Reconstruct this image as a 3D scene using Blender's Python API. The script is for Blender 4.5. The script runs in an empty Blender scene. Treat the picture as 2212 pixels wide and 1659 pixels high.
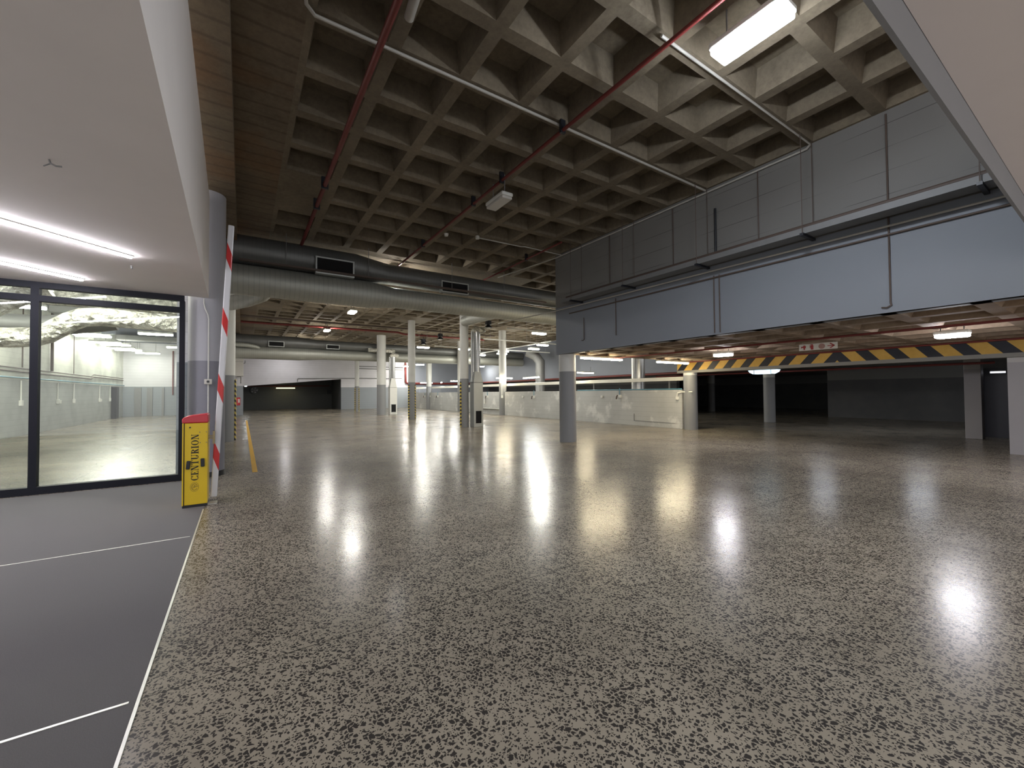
import bpy, bmesh, math, random
from mathutils import Vector, Matrix
random.seed(7)
sc = bpy.context.scene
COL = sc.collection
PI = math.pi
HC = 5.456          # underside of the high waffle slab
HL = 2.55           # underside of the low slab
ZP = 2.05           # height of the two tone paint line

# ------------------------------------------------------------------ materials
def newmat(name):
    m = bpy.data.materials.new(name); m.use_nodes = True
    nt = m.node_tree; nt.nodes.clear()
    out = nt.nodes.new('ShaderNodeOutputMaterial')
    return m, nt, out
def N(nt, typ, **kw):
    n = nt.nodes.new(typ)
    for k, v in kw.items():
        if k.startswith('i_'):
            n.inputs[k[2:].replace('_', ' ')].default_value = v
        else: setattr(n, k, v)
    return n
def L(nt, a, b): nt.links.new(a, b)
def math_(nt, op, a, b=None, c=None, clamp=False):
    n = nt.nodes.new('ShaderNodeMath'); n.operation = op; n.use_clamp = clamp
    for i, v in enumerate((a, b, c)):
        if v is None: continue
        if isinstance(v, (int, float)): n.inputs[i].default_value = v
        else: nt.links.new(v, n.inputs[i])
    return n.outputs[0]
def mixc(nt, f, a, b, typ='MIX'):
    n = nt.nodes.new('ShaderNodeMix'); n.data_type = 'RGBA'; n.blend_type = typ
    for s, v in (('Factor', f), ('A', a), ('B', b)):
        i = [k for k in n.inputs if k.name == s and (k.type == 'RGBA' if s != 'Factor' else k.type == 'VALUE')][0]
        if isinstance(v, (int, float)): i.default_value = v
        elif isinstance(v, tuple): i.default_value = v if len(v) == 4 else (*v, 1)
        else: nt.links.new(v, i)
    return [o for o in n.outputs if o.type == 'RGBA'][0]
def ramp(nt, f, stops):
    n = nt.nodes.new('ShaderNodeValToRGB'); nt.links.new(f, n.inputs[0])
    e = n.color_ramp.elements
    while len(e) < len(stops): e.new(0.5)
    for i, (p, c) in enumerate(stops):
        e[i].position = p; e[i].color = (c, c, c, 1) if isinstance(c, (int, float)) else (*c, 1)
    return n.outputs[0]
def pos(nt):
    g = nt.nodes.new('ShaderNodeNewGeometry')
    s = nt.nodes.new('ShaderNodeSeparateXYZ'); nt.links.new(g.outputs['Position'], s.inputs[0])
    return g, s.outputs[0], s.outputs[1], s.outputs[2]
def noise(nt, vec, scale, detail=3, rough=0.55):
    n = nt.nodes.new('ShaderNodeTexNoise'); n.inputs['Scale'].default_value = scale
    n.inputs['Detail'].default_value = detail; n.inputs['Roughness'].default_value = rough
    if vec is not None: nt.links.new(vec, n.inputs['Vector'])
    return n.outputs[0]
def bsdf(nt, out, col, rough=0.6, metal=0.0, spec=0.5, bump=None, bstr=0.2, bdist=0.01):
    b = nt.nodes.new('ShaderNodeBsdfPrincipled')
    if isinstance(col, tuple): b.inputs['Base Color'].default_value = (*col[:3], 1)
    else: nt.links.new(col, b.inputs['Base Color'])
    if isinstance(rough, (int, float)): b.inputs['Roughness'].default_value = rough
    else: nt.links.new(rough, b.inputs['Roughness'])
    b.inputs['Metallic'].default_value = metal
    b.inputs['Specular IOR Level'].default_value = spec
    if bump is not None:
        bp = nt.nodes.new('ShaderNodeBump'); bp.inputs['Strength'].default_value = bstr
        bp.inputs['Distance'].default_value = bdist
        nt.links.new(bump, bp.inputs['Height']); nt.links.new(bp.outputs[0], b.inputs['Normal'])
    nt.links.new(b.outputs[0], out.inputs[0]); return b
def plain(name, col, rough=0.5, metal=0.0, var=0.12, scale=9.0, spec=0.5):
    m, nt, out = newmat(name); g, x, y, z = pos(nt)
    n = noise(nt, g.outputs['Position'], scale)
    c = mixc(nt, n, tuple(v * (1 - var) for v in col), tuple(min(1, v * (1 + var)) for v in col))
    bsdf(nt, out, c, rough, metal, spec, bump=n, bstr=0.05); return m
def emit(name, col, s):
    m, nt, out = newmat(name); e = nt.nodes.new('ShaderNodeEmission')
    e.inputs[0].default_value = (*col, 1); e.inputs[1].default_value = s
    nt.links.new(e.outputs[0], out.inputs[0]); return m
def concrete(name, c1, c2, rough=0.85, board=False, rust=0.0):
    m, nt, out = newmat(name); g, x, y, z = pos(nt); P = g.outputs['Position']
    n1 = noise(nt, P, 0.9, 5, 0.6); n2 = noise(nt, P, 14, 4, 0.7)
    f = math_(nt, 'ADD', math_(nt, 'MULTIPLY', n1, 0.7), math_(nt, 'MULTIPLY', n2, 0.5))
    c = mixc(nt, ramp(nt, f, [(0.35, 0.0), (0.8, 1.0)]), c1, c2)
    if rust:
        r = ramp(nt, noise(nt, P, 0.55, 4), [(0.5, 0.0), (0.72, 1.0)])
        c = mixc(nt, math_(nt, 'MULTIPLY', r, rust), c, (0.23, 0.105, 0.035))
    h = n2
    if board:
        w = N(nt, 'ShaderNodeTexWave', wave_type='BANDS', bands_direction='Y'); w.inputs['Scale'].default_value = 1.1
        w.inputs['Distortion'].default_value = 1.0; L(nt, P, w.inputs['Vector'])
        c = mixc(nt, math_(nt, 'MULTIPLY', ramp(nt, w.outputs['Fac'], [(0.0, 1.0), (0.12, 0.0)]), 0.35), c, (0.03, 0.025, 0.02))
    bsdf(nt, out, c, rough, 0, 0.3, bump=h, bstr=0.35, bdist=0.01); return m
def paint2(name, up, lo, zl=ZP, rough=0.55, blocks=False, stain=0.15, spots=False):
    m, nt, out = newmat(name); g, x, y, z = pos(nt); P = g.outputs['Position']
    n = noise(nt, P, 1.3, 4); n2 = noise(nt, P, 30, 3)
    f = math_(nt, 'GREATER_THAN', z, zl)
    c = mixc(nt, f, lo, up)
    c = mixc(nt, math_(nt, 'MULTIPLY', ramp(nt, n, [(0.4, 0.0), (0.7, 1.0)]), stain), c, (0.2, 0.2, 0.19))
    if spots:
        s = ramp(nt, noise(nt, P, 1.1, 6, 0.62), [(0.56, 0.0), (0.66, 1.0)])
        c = mixc(nt, math_(nt, 'MULTIPLY', s, 0.6), c, (0.80, 0.80, 0.77))
    h = n2
    if blocks:
        zz = math_(nt, 'FRACT', math_(nt, 'DIVIDE', z, 0.2))
        k = math_(nt, 'LESS_THAN', zz, 0.06)
        c = mixc(nt, math_(nt, 'MULTIPLY', k, 0.22), c, (0.1, 0.1, 0.1))
        h = math_(nt, 'SUBTRACT', math_(nt, 'MULTIPLY', n2, 0.5), k)
    bsdf(nt, out, c, rough, 0, 0.4, bump=h, bstr=0.25, bdist=0.006); return m

def mat_floor():
    m, nt, out = newmat('polished_aggregate_concrete'); g, x, y, z = pos(nt); P = g.outputs['Position']
    # coordinates are bent a little so the pebbles are irregular
    nw = N(nt, 'ShaderNodeTexNoise'); nw.inputs['Scale'].default_value = 38; nw.inputs['Detail'].default_value = 2
    L(nt, P, nw.inputs['Vector'])
    va = N(nt, 'ShaderNodeVectorMath', operation='MULTIPLY_ADD'); L(nt, nw.outputs['Color'], va.inputs[0])
    va.inputs[1].default_value = (0.022, 0.022, 0); L(nt, P, va.inputs[2])
    big = noise(nt, P, 0.7, 4, 0.6)
    dens = ramp(nt, noise(nt, P, 2.3, 3), [(0.3, 0.0), (0.62, 1.0)])
    pebs = None
    for sc_, blank in ((42, 0.38), (82, 0.50)):
        v = N(nt, 'ShaderNodeTexVoronoi', voronoi_dimensions='2D'); v.inputs['Scale'].default_value = sc_
        L(nt, va.outputs[0], v.inputs['Vector'])
        e = N(nt, 'ShaderNodeTexVoronoi', voronoi_dimensions='2D', feature='DISTANCE_TO_EDGE'); e.inputs['Scale'].default_value = sc_
        L(nt, va.outputs[0], e.inputs['Vector'])
        hs = N(nt, 'ShaderNodeSeparateColor'); L(nt, v.outputs['Color'], hs.inputs[0])
        th = math_(nt, 'MULTIPLY_ADD', hs.outputs[0], 0.20, 0.055)
        th = math_(nt, 'ADD', th, math_(nt, 'MULTIPLY', math_(nt, 'SUBTRACT', 1.0, dens), 0.07))
        k = math_(nt, 'MULTIPLY', math_(nt, 'SUBTRACT', e.outputs['Distance'], th), 16, clamp=True)
        k = math_(nt, 'MULTIPLY', k, math_(nt, 'GREATER_THAN', hs.outputs[1], blank))
        pebs = k if pebs is None else math_(nt, 'MAXIMUM', pebs, k)
    base = mixc(nt, ramp(nt, big, [(0.33, 0.0), (0.66, 1.0)]), (0.21, 0.182, 0.143), (0.345, 0.302, 0.243))
    fine = noise(nt, P, 160, 2)
    base = mixc(nt, math_(nt, 'MULTIPLY', fine, 0.35), base, (0.42, 0.38, 0.31))
    c = mixc(nt, math_(nt, 'MULTIPLY', pebs, 0.93), base, (0.024, 0.022, 0.022))
    # saw cut joints
    for axis, per, off in ((x, 6.4, 4.0 - 6.4), (y, 2.7, 2.65)):
        t = math_(nt, 'FRACT', math_(nt, 'ADD', math_(nt, 'DIVIDE', math_(nt, 'SUBTRACT', axis, off), per), 40.0))
        k = math_(nt, 'LESS_THAN', t, 0.008 / per)
        c = mixc(nt, math_(nt, 'MULTIPLY', k, 0.8), c, (0.02, 0.018, 0.016))
    rough = ramp(nt, noise(nt, P, 0.9, 2, 0.5), [(0.25, 0.19), (0.75, 0.258)])
    mp = N(nt, 'ShaderNodeMapping'); mp.inputs['Scale'].default_value = (1, 1, 1); L(nt, P, mp.inputs[0])
    bh = math_(nt, 'ADD', noise(nt, mp.outputs[0], 3.2, 1, 0.5), math_(nt, 'MULTIPLY', noise(nt, P, 17, 2, 0.5), 0.12))
    b = bsdf(nt, out, c, rough, 0, 0.20, bump=bh, bstr=0.12, bdist=0.012)
    return m
def mat_mat():
    m, nt, out = newmat('grey_entrance_surface'); g, x, y, z = pos(nt); P = g.outputs['Position']
    n = noise(nt, P, 240, 2, 0.8); n2 = noise(nt, P, 1.2, 4)
    c = mixc(nt, n, (0.075, 0.072, 0.074), (0.20, 0.192, 0.195))
    c = mixc(nt, math_(nt, 'MULTIPLY', n2, 0.3), c, (0.15, 0.147, 0.15))
    bsdf(nt, out, c, 0.85, 0, 0.12, bump=n, bstr=0.25, bdist=0.004); return m
def mat_hazard_beam():
    m, nt, out = newmat('headroom_beam_paint'); g, x, y, z = pos(nt); P = g.outputs['Position']
    u = math_(nt, 'ABSOLUTE', math_(nt, 'SUBTRACT', y, 4.73))
    t = math_(nt, 'DIVIDE', math_(nt, 'SUBTRACT', math_(nt, 'SUBTRACT', u, math_(nt, 'MULTIPLY', math_(nt, 'SUBTRACT', 2.565, z), 0.85)), 0.05), 0.6)
    k = math_(nt, 'LESS_THAN', math_(nt, 'FRACT', math_(nt, 'ADD', t, 10.0)), 0.53)
    n = noise(nt, P, 5, 5, 0.65)
    yel = mixc(nt, n, (0.42, 0.25, 0.035), (0.66, 0.41, 0.10)); blk = mixc(nt, n, (0.006, 0.007, 0.012), (0.024, 0.027, 0.038))
    c = mixc(nt, k, blk, yel)
    lowb = math_(nt, 'LESS_THAN', z, 2.235)
    end = math_(nt, 'GREATER_THAN', y, 9.86)
    c = mixc(nt, math_(nt, 'MAXIMUM', lowb, end), c, (0.22, 0.215, 0.2))
    bsdf(nt, out, c, 0.6, 0, 0.4, bump=n, bstr=0.1); return m
def mat_guard():
    m, nt, out = newmat('hazard_guard'); g, x, y, z = pos(nt)
    t = math_(nt, 'FRACT', math_(nt, 'DIVIDE', math_(nt, 'ADD', z, math_(nt, 'MULTIPLY', math_(nt, 'ADD', x, y), 0.6)), 0.15))
    c = mixc(nt, math_(nt, 'LESS_THAN', t, 0.5), (0.012, 0.012, 0.014), (0.62, 0.47, 0.08))
    bsdf(nt, out, c, 0.45); return m
def mat_boom():
    m, nt, out = newmat('boom_paint'); tc = N(nt, 'ShaderNodeTexCoord')
    s = N(nt, 'ShaderNodeSeparateXYZ'); L(nt, tc.outputs['Object'], s.inputs[0])
    t = math_(nt, 'FRACT', math_(nt, 'ADD', math_(nt, 'DIVIDE', math_(nt, 'ADD', s.outputs[2], math_(nt, 'MULTIPLY', s.outputs[0], 2.5)), 0.9), 0.43))
    k = math_(nt, 'LESS_THAN', t, 0.25)
    c = mixc(nt, k, (0.66, 0.66, 0.69), (0.56, 0.02, 0.02))
    bsdf(nt, out, c, 0.3, 0, 0.5); return m
def mat_duct(name, per, axis=0, col=(0.42, 0.43, 0.42), rough=0.38, crinkle=0.0):
    m, nt, out = newmat(name); g, x, y, z = pos(nt); P = g.outputs['Position']; a = (x, y, z)[axis]
    t = math_(nt, 'FRACT', math_(nt, 'DIVIDE', a, per))
    h = math_(nt, 'LESS_THAN', t, 0.14)
    n = noise(nt, P, 3, 4)
    c = mixc(nt, n, tuple(v * 0.75 for v in col), col)
    c = mixc(nt, math_(nt, 'MULTIPLY', h, 0.22), c, (0.1, 0.1, 0.1))
    hh = h
    if crinkle:
        c = mixc(nt, ramp(nt, noise(nt, P, 5, 3, 0.6), [(0.38, 0.0), (0.62, 1.0)]), (0.42, 0.41, 0.36), (0.96, 0.94, 0.84))  # foil glints painted into the colour as bright and dark patches
        v = N(nt, 'ShaderNodeTexVoronoi'); v.inputs['Scale'].default_value = 7; L(nt, P, v.inputs['Vector'])
        hh = math_(nt, 'ADD', math_(nt, 'MULTIPLY', v.outputs['Distance'], crinkle), noise(nt, P, 12, 3))
    bsdf(nt, out, c, rough, 0.55 if not crinkle else 0.25, 0.5, bump=hh, bstr=0.5 if not crinkle else 1.0, bdist=0.012 if not crinkle else 0.09); return m
def mat_glass():
    m, nt, out = newmat('clear_glass')
    g = N(nt, 'ShaderNodeNewGeometry'); d = N(nt, 'ShaderNodeVectorMath', operation='DOT_PRODUCT')
    L(nt, g.outputs['Normal'], d.inputs[0]); L(nt, g.outputs['Incoming'], d.inputs[1])
    c = math_(nt, 'ABSOLUTE', d.outputs['Value'])
    f = math_(nt, 'MULTIPLY_ADD', math_(nt, 'POWER', math_(nt, 'SUBTRACT', 1.0, c, clamp=True), 5.0), 0.95, 0.045)
    t = N(nt, 'ShaderNodeBsdfTransparent'); t.inputs[0].default_value = (0.96, 0.985, 0.97, 1)
    gl = N(nt, 'ShaderNodeBsdfGlossy'); gl.inputs['Roughness'].default_value = 0.005
    mx = N(nt, 'ShaderNodeMixShader'); L(nt, f, mx.inputs[0]); L(nt, t.outputs[0], mx.inputs[1]); L(nt, gl.outputs[0], mx.inputs[2])
    L(nt, mx.outputs[0], out.inputs[0]); return m
def mat_w1():
    m, nt, out = newmat('drop_wall_paint'); g, x, y, z = pos(nt); P = g.outputs['Position']
    n = noise(nt, P, 0.8, 4); n2 = noise(nt, P, 40, 3)
    lo = mixc(nt, n, (0.19, 0.205, 0.235), (0.225, 0.24, 0.268))
    up = mixc(nt, n, (0.16, 0.154, 0.144), (0.205, 0.198, 0.186))
    k = math_(nt, 'LESS_THAN', math_(nt, 'FRACT', math_(nt, 'DIVIDE', math_(nt, 'SUBTRACT', z, 4.58), 0.34)), 0.03)
    up = mixc(nt, math_(nt, 'MULTIPLY', math_(nt, 'MULTIPLY', k, ramp(nt, noise(nt, P, 0.9), [(0.42, 0.0), (0.6, 1.0)])), 0.7), up, (0.04, 0.035, 0.03))
    c = mixc(nt, math_(nt, 'GREATER_THAN', z, 3.9), lo, up)
    bsdf(nt, out, c, 0.6, 0, 0.4, bump=n2, bstr=0.15, bdist=0.005); return m

M = {}
M['floor'] = mat_floor(); M['mat'] = mat_mat()
M['waffle'] = concrete('waffle_slab_concrete', (0.105, 0.085, 0.060), (0.24, 0.198, 0.14), rust=0.0)
M['band'] = concrete('board_marked_concrete', (0.10, 0.078, 0.055), (0.21, 0.165, 0.115), board=True, rust=0.55)
M['lowslab'] = concrete('low_slab_concrete', (0.14, 0.10, 0.072), (0.29, 0.225, 0.16), rust=0.3)
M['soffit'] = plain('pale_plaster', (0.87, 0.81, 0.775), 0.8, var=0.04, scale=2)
M['soffitr'] = plain('pale_plaster_right', (0.80, 0.715, 0.68), 0.8, var=0.04, scale=2)  # same plaster as the left soffit, tone lowered to balance the light
M['liptrim'] = plain('grey_edge_darkened', (0.235, 0.235, 0.245), 0.7, var=0.05, scale=2)  # grey edge, colour darkened to offset the daylight on its face
M['farwall'] = paint2('white_over_grey_paint', (0.72, 0.71, 0.74), (0.29, 0.315, 0.345), stain=0.1, blocks=True)
M['column'] = paint2('column_paint', (0.62, 0.62, 0.59), (0.25, 0.255, 0.265), stain=0.12)
M['columnblue'] = paint2('column_paint_cool', (0.45, 0.45, 0.49), (0.23, 0.23, 0.27), stain=0.08)
M['lowwall'] = paint2('patched_grey_paint', (0.50, 0.51, 0.50), (0.50, 0.51, 0.50), blocks=True, stain=0.2, spots=True)
M['roomwall'] = paint2('room_block_paint', (0.66, 0.67, 0.60), (0.40, 0.415, 0.405), blocks=True, stain=0.35)
M['pillar'] = paint2('pillar_paint', (0.44, 0.43, 0.425), (0.33, 0.32, 0.335), zl=2.03)
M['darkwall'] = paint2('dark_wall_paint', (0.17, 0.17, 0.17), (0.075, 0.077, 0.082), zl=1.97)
M['alcove'] = plain('alcove_wall', (0.10, 0.105, 0.105), 0.8)
M['w1'] = mat_w1(); M['hazard'] = mat_hazard_beam(); M['guard'] = mat_guard(); M['boom'] = mat_boom()
M['bluegrey'] = plain('blue_grey_paint', (0.21, 0.225, 0.265), 0.6, var=0.08, scale=0.8)
M['black'] = plain('black_metal', (0.012, 0.013, 0.018), 0.4)
M['frame'] = plain('dark_frame', (0.009, 0.010, 0.016), 0.55, spec=0.2)
M['void'] = plain('grille_dark', (0.006, 0.006, 0.007), 0.9)
M['yellow'] = plain('yellow_powder_coat', (0.72, 0.50, 0.015), 0.38, var=0.05)
M['red'] = plain('red_plastic', (0.52, 0.03, 0.045), 0.3, var=0.05)
M['redpipe'] = plain('red_pipe_paint', (0.14, 0.018, 0.015), 0.5)
M['darkred'] = plain('dull_red_pipe_paint', (0.16, 0.035, 0.03), 0.6)
M['white'] = plain('white_plastic', (0.72, 0.72, 0.68), 0.45, var=0.04)
M['offwhite'] = plain('offwhite_paint', (0.62, 0.60, 0.56), 0.5, var=0.06)
M['railpaint'] = plain('cream_rail_paint', (0.86, 0.84, 0.75), 0.5, var=0.06)
M['grey'] = plain('grey_metal', (0.24, 0.24, 0.24), 0.5, 0.3)
M['traygrey'] = plain('tray_metal', (0.17, 0.17, 0.17), 0.6, 0.2)
M['brown'] = plain('brown_pipe', (0.085, 0.06, 0.048), 0.6)
M['conduit'] = plain('pale_conduit', (0.46, 0.44, 0.40), 0.5)
M['brass'] = plain('bracket_metal', (0.30, 0.24, 0.13), 0.45, 0.6)
M['steel'] = plain('bright_trim', (0.75, 0.74, 0.70), 0.35, 0.6)
M['ductx'] = mat_duct('spiral_duct_seams', 0.09, 0, (0.21, 0.215, 0.21), 0.5)
M['ductlow'] = mat_duct('extract_duct_seams', 0.11, 0, (0.52, 0.53, 0.48), 0.55)
M['ductz'] = mat_duct('vertical_duct_seams', 0.08, 2, (0.55, 0.56, 0.56), 0.28)
M['galv'] = plain('galvanised_sheet', (0.52, 0.54, 0.52), 0.45, 0.55, var=0.1, scale=3)
M['galvdark'] = plain('dull_galvanised_sheet', (0.22, 0.22, 0.22), 0.55, 0.4)
M['foil'] = mat_duct('crinkled_foil', 0.9, 0, (0.86, 0.84, 0.74), 0.3, crinkle=1.2)
M['glass'] = mat_glass()
M['tape'] = plain('yellow_floor_paint', (0.70, 0.40, 0.03), 0.4, var=0.15, scale=14)
M['navy'] = plain('navy_door_paint', (0.014, 0.016, 0.03), 0.4)
M['signwhite'] = plain('sign_white', (0.62, 0.60, 0.54), 0.4, var=0.03)
M['signred'] = plain('sign_red', (0.33, 0.03, 0.03), 0.5)
M['signpale'] = plain('sign_faded_red', (0.36, 0.21, 0.18), 0.5)
M['ink'] = plain('black_ink', (0.015, 0.012, 0.008), 0.5)
M['logo'] = plain('faded_gold_ink', (0.36, 0.25, 0.02), 0.5)
M['bluepipe'] = plain('blue_pipe_paint', (0.09, 0.25, 0.34), 0.45)
WH = (0.93, 0.96, 1.0)
M['lamp_main'] = emit('lamp_main_glow', (0.86, 0.92, 1.0), 135)
M['lamp_row'] = emit('lamp_row_glow', (1.0, 0.97, 0.9), 190)
M['lamp_far'] = emit('lamp_far_glow', (1.0, 0.98, 0.88), 125)
M['lamp_wall'] = emit('lamp_wall_glow', (1.0, 0.97, 0.97), 70)
M['lamp_low'] = emit('lamp_low_glow', (0.95, 0.93, 1.0), 85)
M['lamp_dim'] = emit('lamp_dim_glow', (0.85, 0.9, 1.0), 14)
M['tube_warm'] = emit('tube_warm_glow', (1.0, 0.86, 0.58), 60)
M['tube_white'] = emit('tube_white_glow', (0.95, 1.0, 0.98), 50)
M['strip'] = emit('strip_glow', (0.92, 0.9, 0.98), 75)
M['room_lamp'] = emit('room_lamp_glow', (1.0, 0.99, 0.86), 85)
M['room_lamp_back'] = emit('room_lamp_back_glow', (1.0, 0.99, 0.88), 34)
M['strip_back'] = emit('strip_back_glow', (0.95, 0.92, 0.9), 40)
M['exit'] = emit('lit_sign_glow', (0.9, 0.9, 1.0), 1.0)
M['bulk'] = emit('bulkhead_glow', (0.62, 0.85, 1.0), 1.6)
M['alcove_tube'] = emit('alcove_tube_glow', (1.0, 0.85, 0.45), 5)

# ------------------------------------------------------------------ mesh building
class MB:
    def __init__(s): s.v = []; s.f = []; s.sm = []
    def add(s, vs, fs, smooth=False):
        o = len(s.v); s.v += [tuple(v) for v in vs]
        for f in fs: s.f.append(tuple(i + o for i in f)); s.sm.append(smooth)
        return s
    def box(s, x0, x1, y0, y1, z0, z1):
        v = [(x, y, z) for z in (z0, z1) for y in (y0, y1) for x in (x0, x1)]
        return s.add(v, [(0, 2, 3, 1), (4, 5, 7, 6), (0, 1, 5, 4), (2, 6, 7, 3), (0, 4, 6, 2), (1, 3, 7, 5)])
    def bbox(s, x0, x1, y0, y1, z0, z1, r=0.01, seg=2):
        bm = bmesh.new(); bmesh.ops.create_cube(bm, size=1)
        for v in bm.verts:
            v.co = Vector(((x0 + x1) / 2 + v.co.x * (x1 - x0), (y0 + y1) / 2 + v.co.y * (y1 - y0), (z0 + z1) / 2 + v.co.z * (z1 - z0)))
        bmesh.ops.bevel(bm, geom=bm.edges[:], offset=r, segments=seg, affect='EDGES', profile=0.5)
        bm.verts.index_update()
        s.add([v.co for v in bm.verts], [[v.index for v in f.verts] for f in bm.faces]); bm.free(); return s
    def tube(s, pts, r, seg=10, caps=True, smooth=True):
        pts = [Vector(p) for p in pts]; n = len(pts)
        rr = r if isinstance(r, (list, tuple)) else [r] * n
        tang = []
        for i in range(n):
            a = pts[max(0, i - 1)]; b = pts[min(n - 1, i + 1)]
            if 0 < i < n - 1: t = (pts[i] - a).normalized() + (b - pts[i]).normalized()
            else: t = b - a
            tang.append(t.normalized())
        up = Vector((0, 0, 1)) if abs(tang[0].z) < 0.9 else Vector((0, 1, 0))
        nrm = (up - tang[0] * up.dot(tang[0])).normalized()
        vs = []
        for i in range(n):
            t = tang[i]; nrm = (nrm - t * nrm.dot(t)).normalized(); b = t.cross(nrm)
            k = 1.0
            if 0 < i < n - 1:
                c = max(0.5, (pts[i] - pts[i - 1]).normalized().dot(t)); k = 1.0
            for j in range(seg):
                a = 2 * PI * j / seg
                vs.append(pts[i] + (nrm * math.cos(a) + b * math.sin(a)) * rr[i] * k)
        fs = [(i * seg + j, i * seg + (j + 1) % seg, (i + 1) * seg + (j + 1) % seg, (i + 1) * seg + j) for i in range(n - 1) for j in range(seg)]
        s.add(vs, fs, smooth)
        if caps:
            s.add([vs[j] for j in range(seg)], [tuple(range(seg - 1, -1, -1))])
            s.add([vs[(n - 1) * seg + j] for j in range(seg)], [tuple(range(seg))])
        return s
    def prism(s, poly, axis, a, b):
        # poly in the two other axes (in x,y,z order), extruded along axis from a to b
        def mk(p, t):
            q = list(p); q.insert(axis, t); return tuple(q)
        n = len(poly); v = [mk(p, a) for p in poly] + [mk(p, b) for p in poly]
        return s.add(v, [tuple(range(n - 1, -1, -1)), tuple(range(n, 2 * n))] + [(i, (i + 1) % n, n + (i + 1) % n, n + i) for i in range(n)])
    def sphere(s, c, r, seg=12, rings=8, zs=1.0):
        vs = []; fs = []
        for i in range(rings + 1):
            th = PI * i / rings
            for j in range(seg):
                ph = 2 * PI * j / seg
                vs.append((c[0] + r * math.sin(th) * math.cos(ph), c[1] + r * math.sin(th) * math.sin(ph), c[2] + r * zs * math.cos(th)))
        for i in range(rings):
            for j in range(seg): fs.append((i * seg + j, i * seg + (j + 1) % seg, (i + 1) * seg + (j + 1) % seg, (i + 1) * seg + j))
        return s.add(vs, fs, True)
    def build(s, name, mat, parent=None, loc=None):
        me = bpy.data.meshes.new(name); me.from_pydata(s.v, [], s.f)
        bm = bmesh.new(); bm.from_mesh(me); bmesh.ops.remove_doubles(bm, verts=bm.verts, dist=1e-5)
        bmesh.ops.recalc_face_normals(bm, faces=bm.faces); bm.to_mesh(me); bm.free()
        if any(s.sm):
            me.polygons.foreach_set('use_smooth', [True] * len(me.polygons))
            try: me.set_sharp_from_angle(angle=math.radians(40))
            except Exception: pass
        me.materials.append(M[mat] if isinstance(mat, str) else mat)
        o = bpy.data.objects.new(name, me); COL.objects.link(o)
        if loc: o.location = loc
        if parent: o.parent = parent
        return o
def tag(o, label, cat, group=None, kind=None):
    o['label'] = label; o['category'] = cat
    if group: o['group'] = group
    if kind: o['kind'] = kind
    return o
def thing(name, label, cat, loc=(0, 0, 0), rz=0.0, group=None):
    o = bpy.data.objects.new(name, None); COL.objects.link(o); o.location = loc; o.rotation_euler = (0, 0, rz)
    o.empty_display_size = 0.1
    return tag(o, label, cat, group, 'thing')
def struct(name, mb, mat, label, cat, parent=None):
    o = mb.build(name, mat, parent)
    if not parent: tag(o, label, cat, None, 'structure')
    return o
def solo(name, mb, mat, label, cat, group=None):
    return tag(mb.build(name, mat), label, cat, group, 'thing')
def copy_tree(o, parent=None):
    c = o.copy(); COL.objects.link(c)
    if parent: c.parent = parent
    for ch in list(o.children): copy_tree(ch, c)
    return c

# ------------------------------------------------------------------ floors
def slab(x0, x1, y0, y1, z0, z1): return MB().box(x0, x1, y0, y1, z0, z1)
struct('floor', slab(-8, 38, -4, 47, -0.2, 0.0), 'floor', 'polished brown concrete floor with dark pebbles exposed in it', 'floor')
struct('floor_entrance', slab(-7.0, -0.405, -4, 8.86, 0.0, 0.004), 'mat', 'dull dark grey entrance floor left of the polished concrete', 'floor')
t = MB(); t.box(-0.412, -0.398, -4, 6.55, 0, 0.007)
struct('trim_1', t, 'steel', 'thin bright metal strip along the edge of the grey entrance floor', 'trim')
struct('trim_2', MB().box(-7, -0.44, 2.635, 2.65, 0.004, 0.007), 'steel', 'pale joint strip crossing the grey entrance floor nearest the camera', 'trim')
struct('trim_3', MB().box(-7, -0.44, 5.36, 5.37, 0.004, 0.006), 'steel', 'pale joint strip crossing the grey entrance floor just before the yellow barrier', 'trim')
# yellow floor line
solo('floor_line', MB().box(0.165, 0.25, 9.12, 27.6, 0.0, 0.003), 'tape', 'yellow line painted along the floor behind the barrier', 'floor marking')

# ------------------------------------------------------------------ waffle ceilings
def waffle(x0, y0, nx, ny, p, zb, depth, solid=None, rib=0.08, taper=0.07):
    mb = MB()
    for i in range(nx):
        for j in range(ny):
            xa, xb, ya, yb = x0 + i * p, x0 + (i + 1) * p, y0 + j * p, y0 + (j + 1) * p
            o = [(xa, ya, zb), (xb, ya, zb), (xb, yb, zb), (xa, yb, zb)]
            if solid and solid(i, j, (xa + xb) / 2, (ya + yb) / 2):
                mb.add(o, [(0, 1, 2, 3)]); continue
            a = [(xa + rib, ya + rib, zb), (xb - rib, ya + rib, zb), (xb - rib, yb - rib, zb), (xa + rib, yb - rib, zb)]
            q = rib + taper
            b = [(xa + q, ya + q, zb + depth), (xb - q, ya + q, zb + depth), (xb - q, yb - q, zb + depth), (xa + q, yb - q, zb + depth)]
            v = o + a + b
            fs = [(k, (k + 1) % 4, 4 + (k + 1) % 4, 4 + k) for k in range(4)] + [(4 + k, 4 + (k + 1) % 4, 8 + (k + 1) % 4, 8 + k) for k in range(4)] + [(8, 9, 10, 11)]
            mb.add(v, fs)
    return mb
def sol_main(i, j, x, y):
    if 8.3 < y < 10.1 and x < 1.45: return True
    if 11.9 < y < 12.8 and x < 8.5: return True
    for cy in (15.6, 22.0, 28.6, 35.1):
        if abs(y - cy) < 0.95 and (abs(x - 7.85) < 0.95 or abs(x - 14.2) < 0.95 or x < 1.45): return True
    if 7.75 < x and y < 9.4: return True
    return False
wf = waffle(0.552, -1.59, 22, 48, 0.9, HC, 0.34, sol_main)
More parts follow.
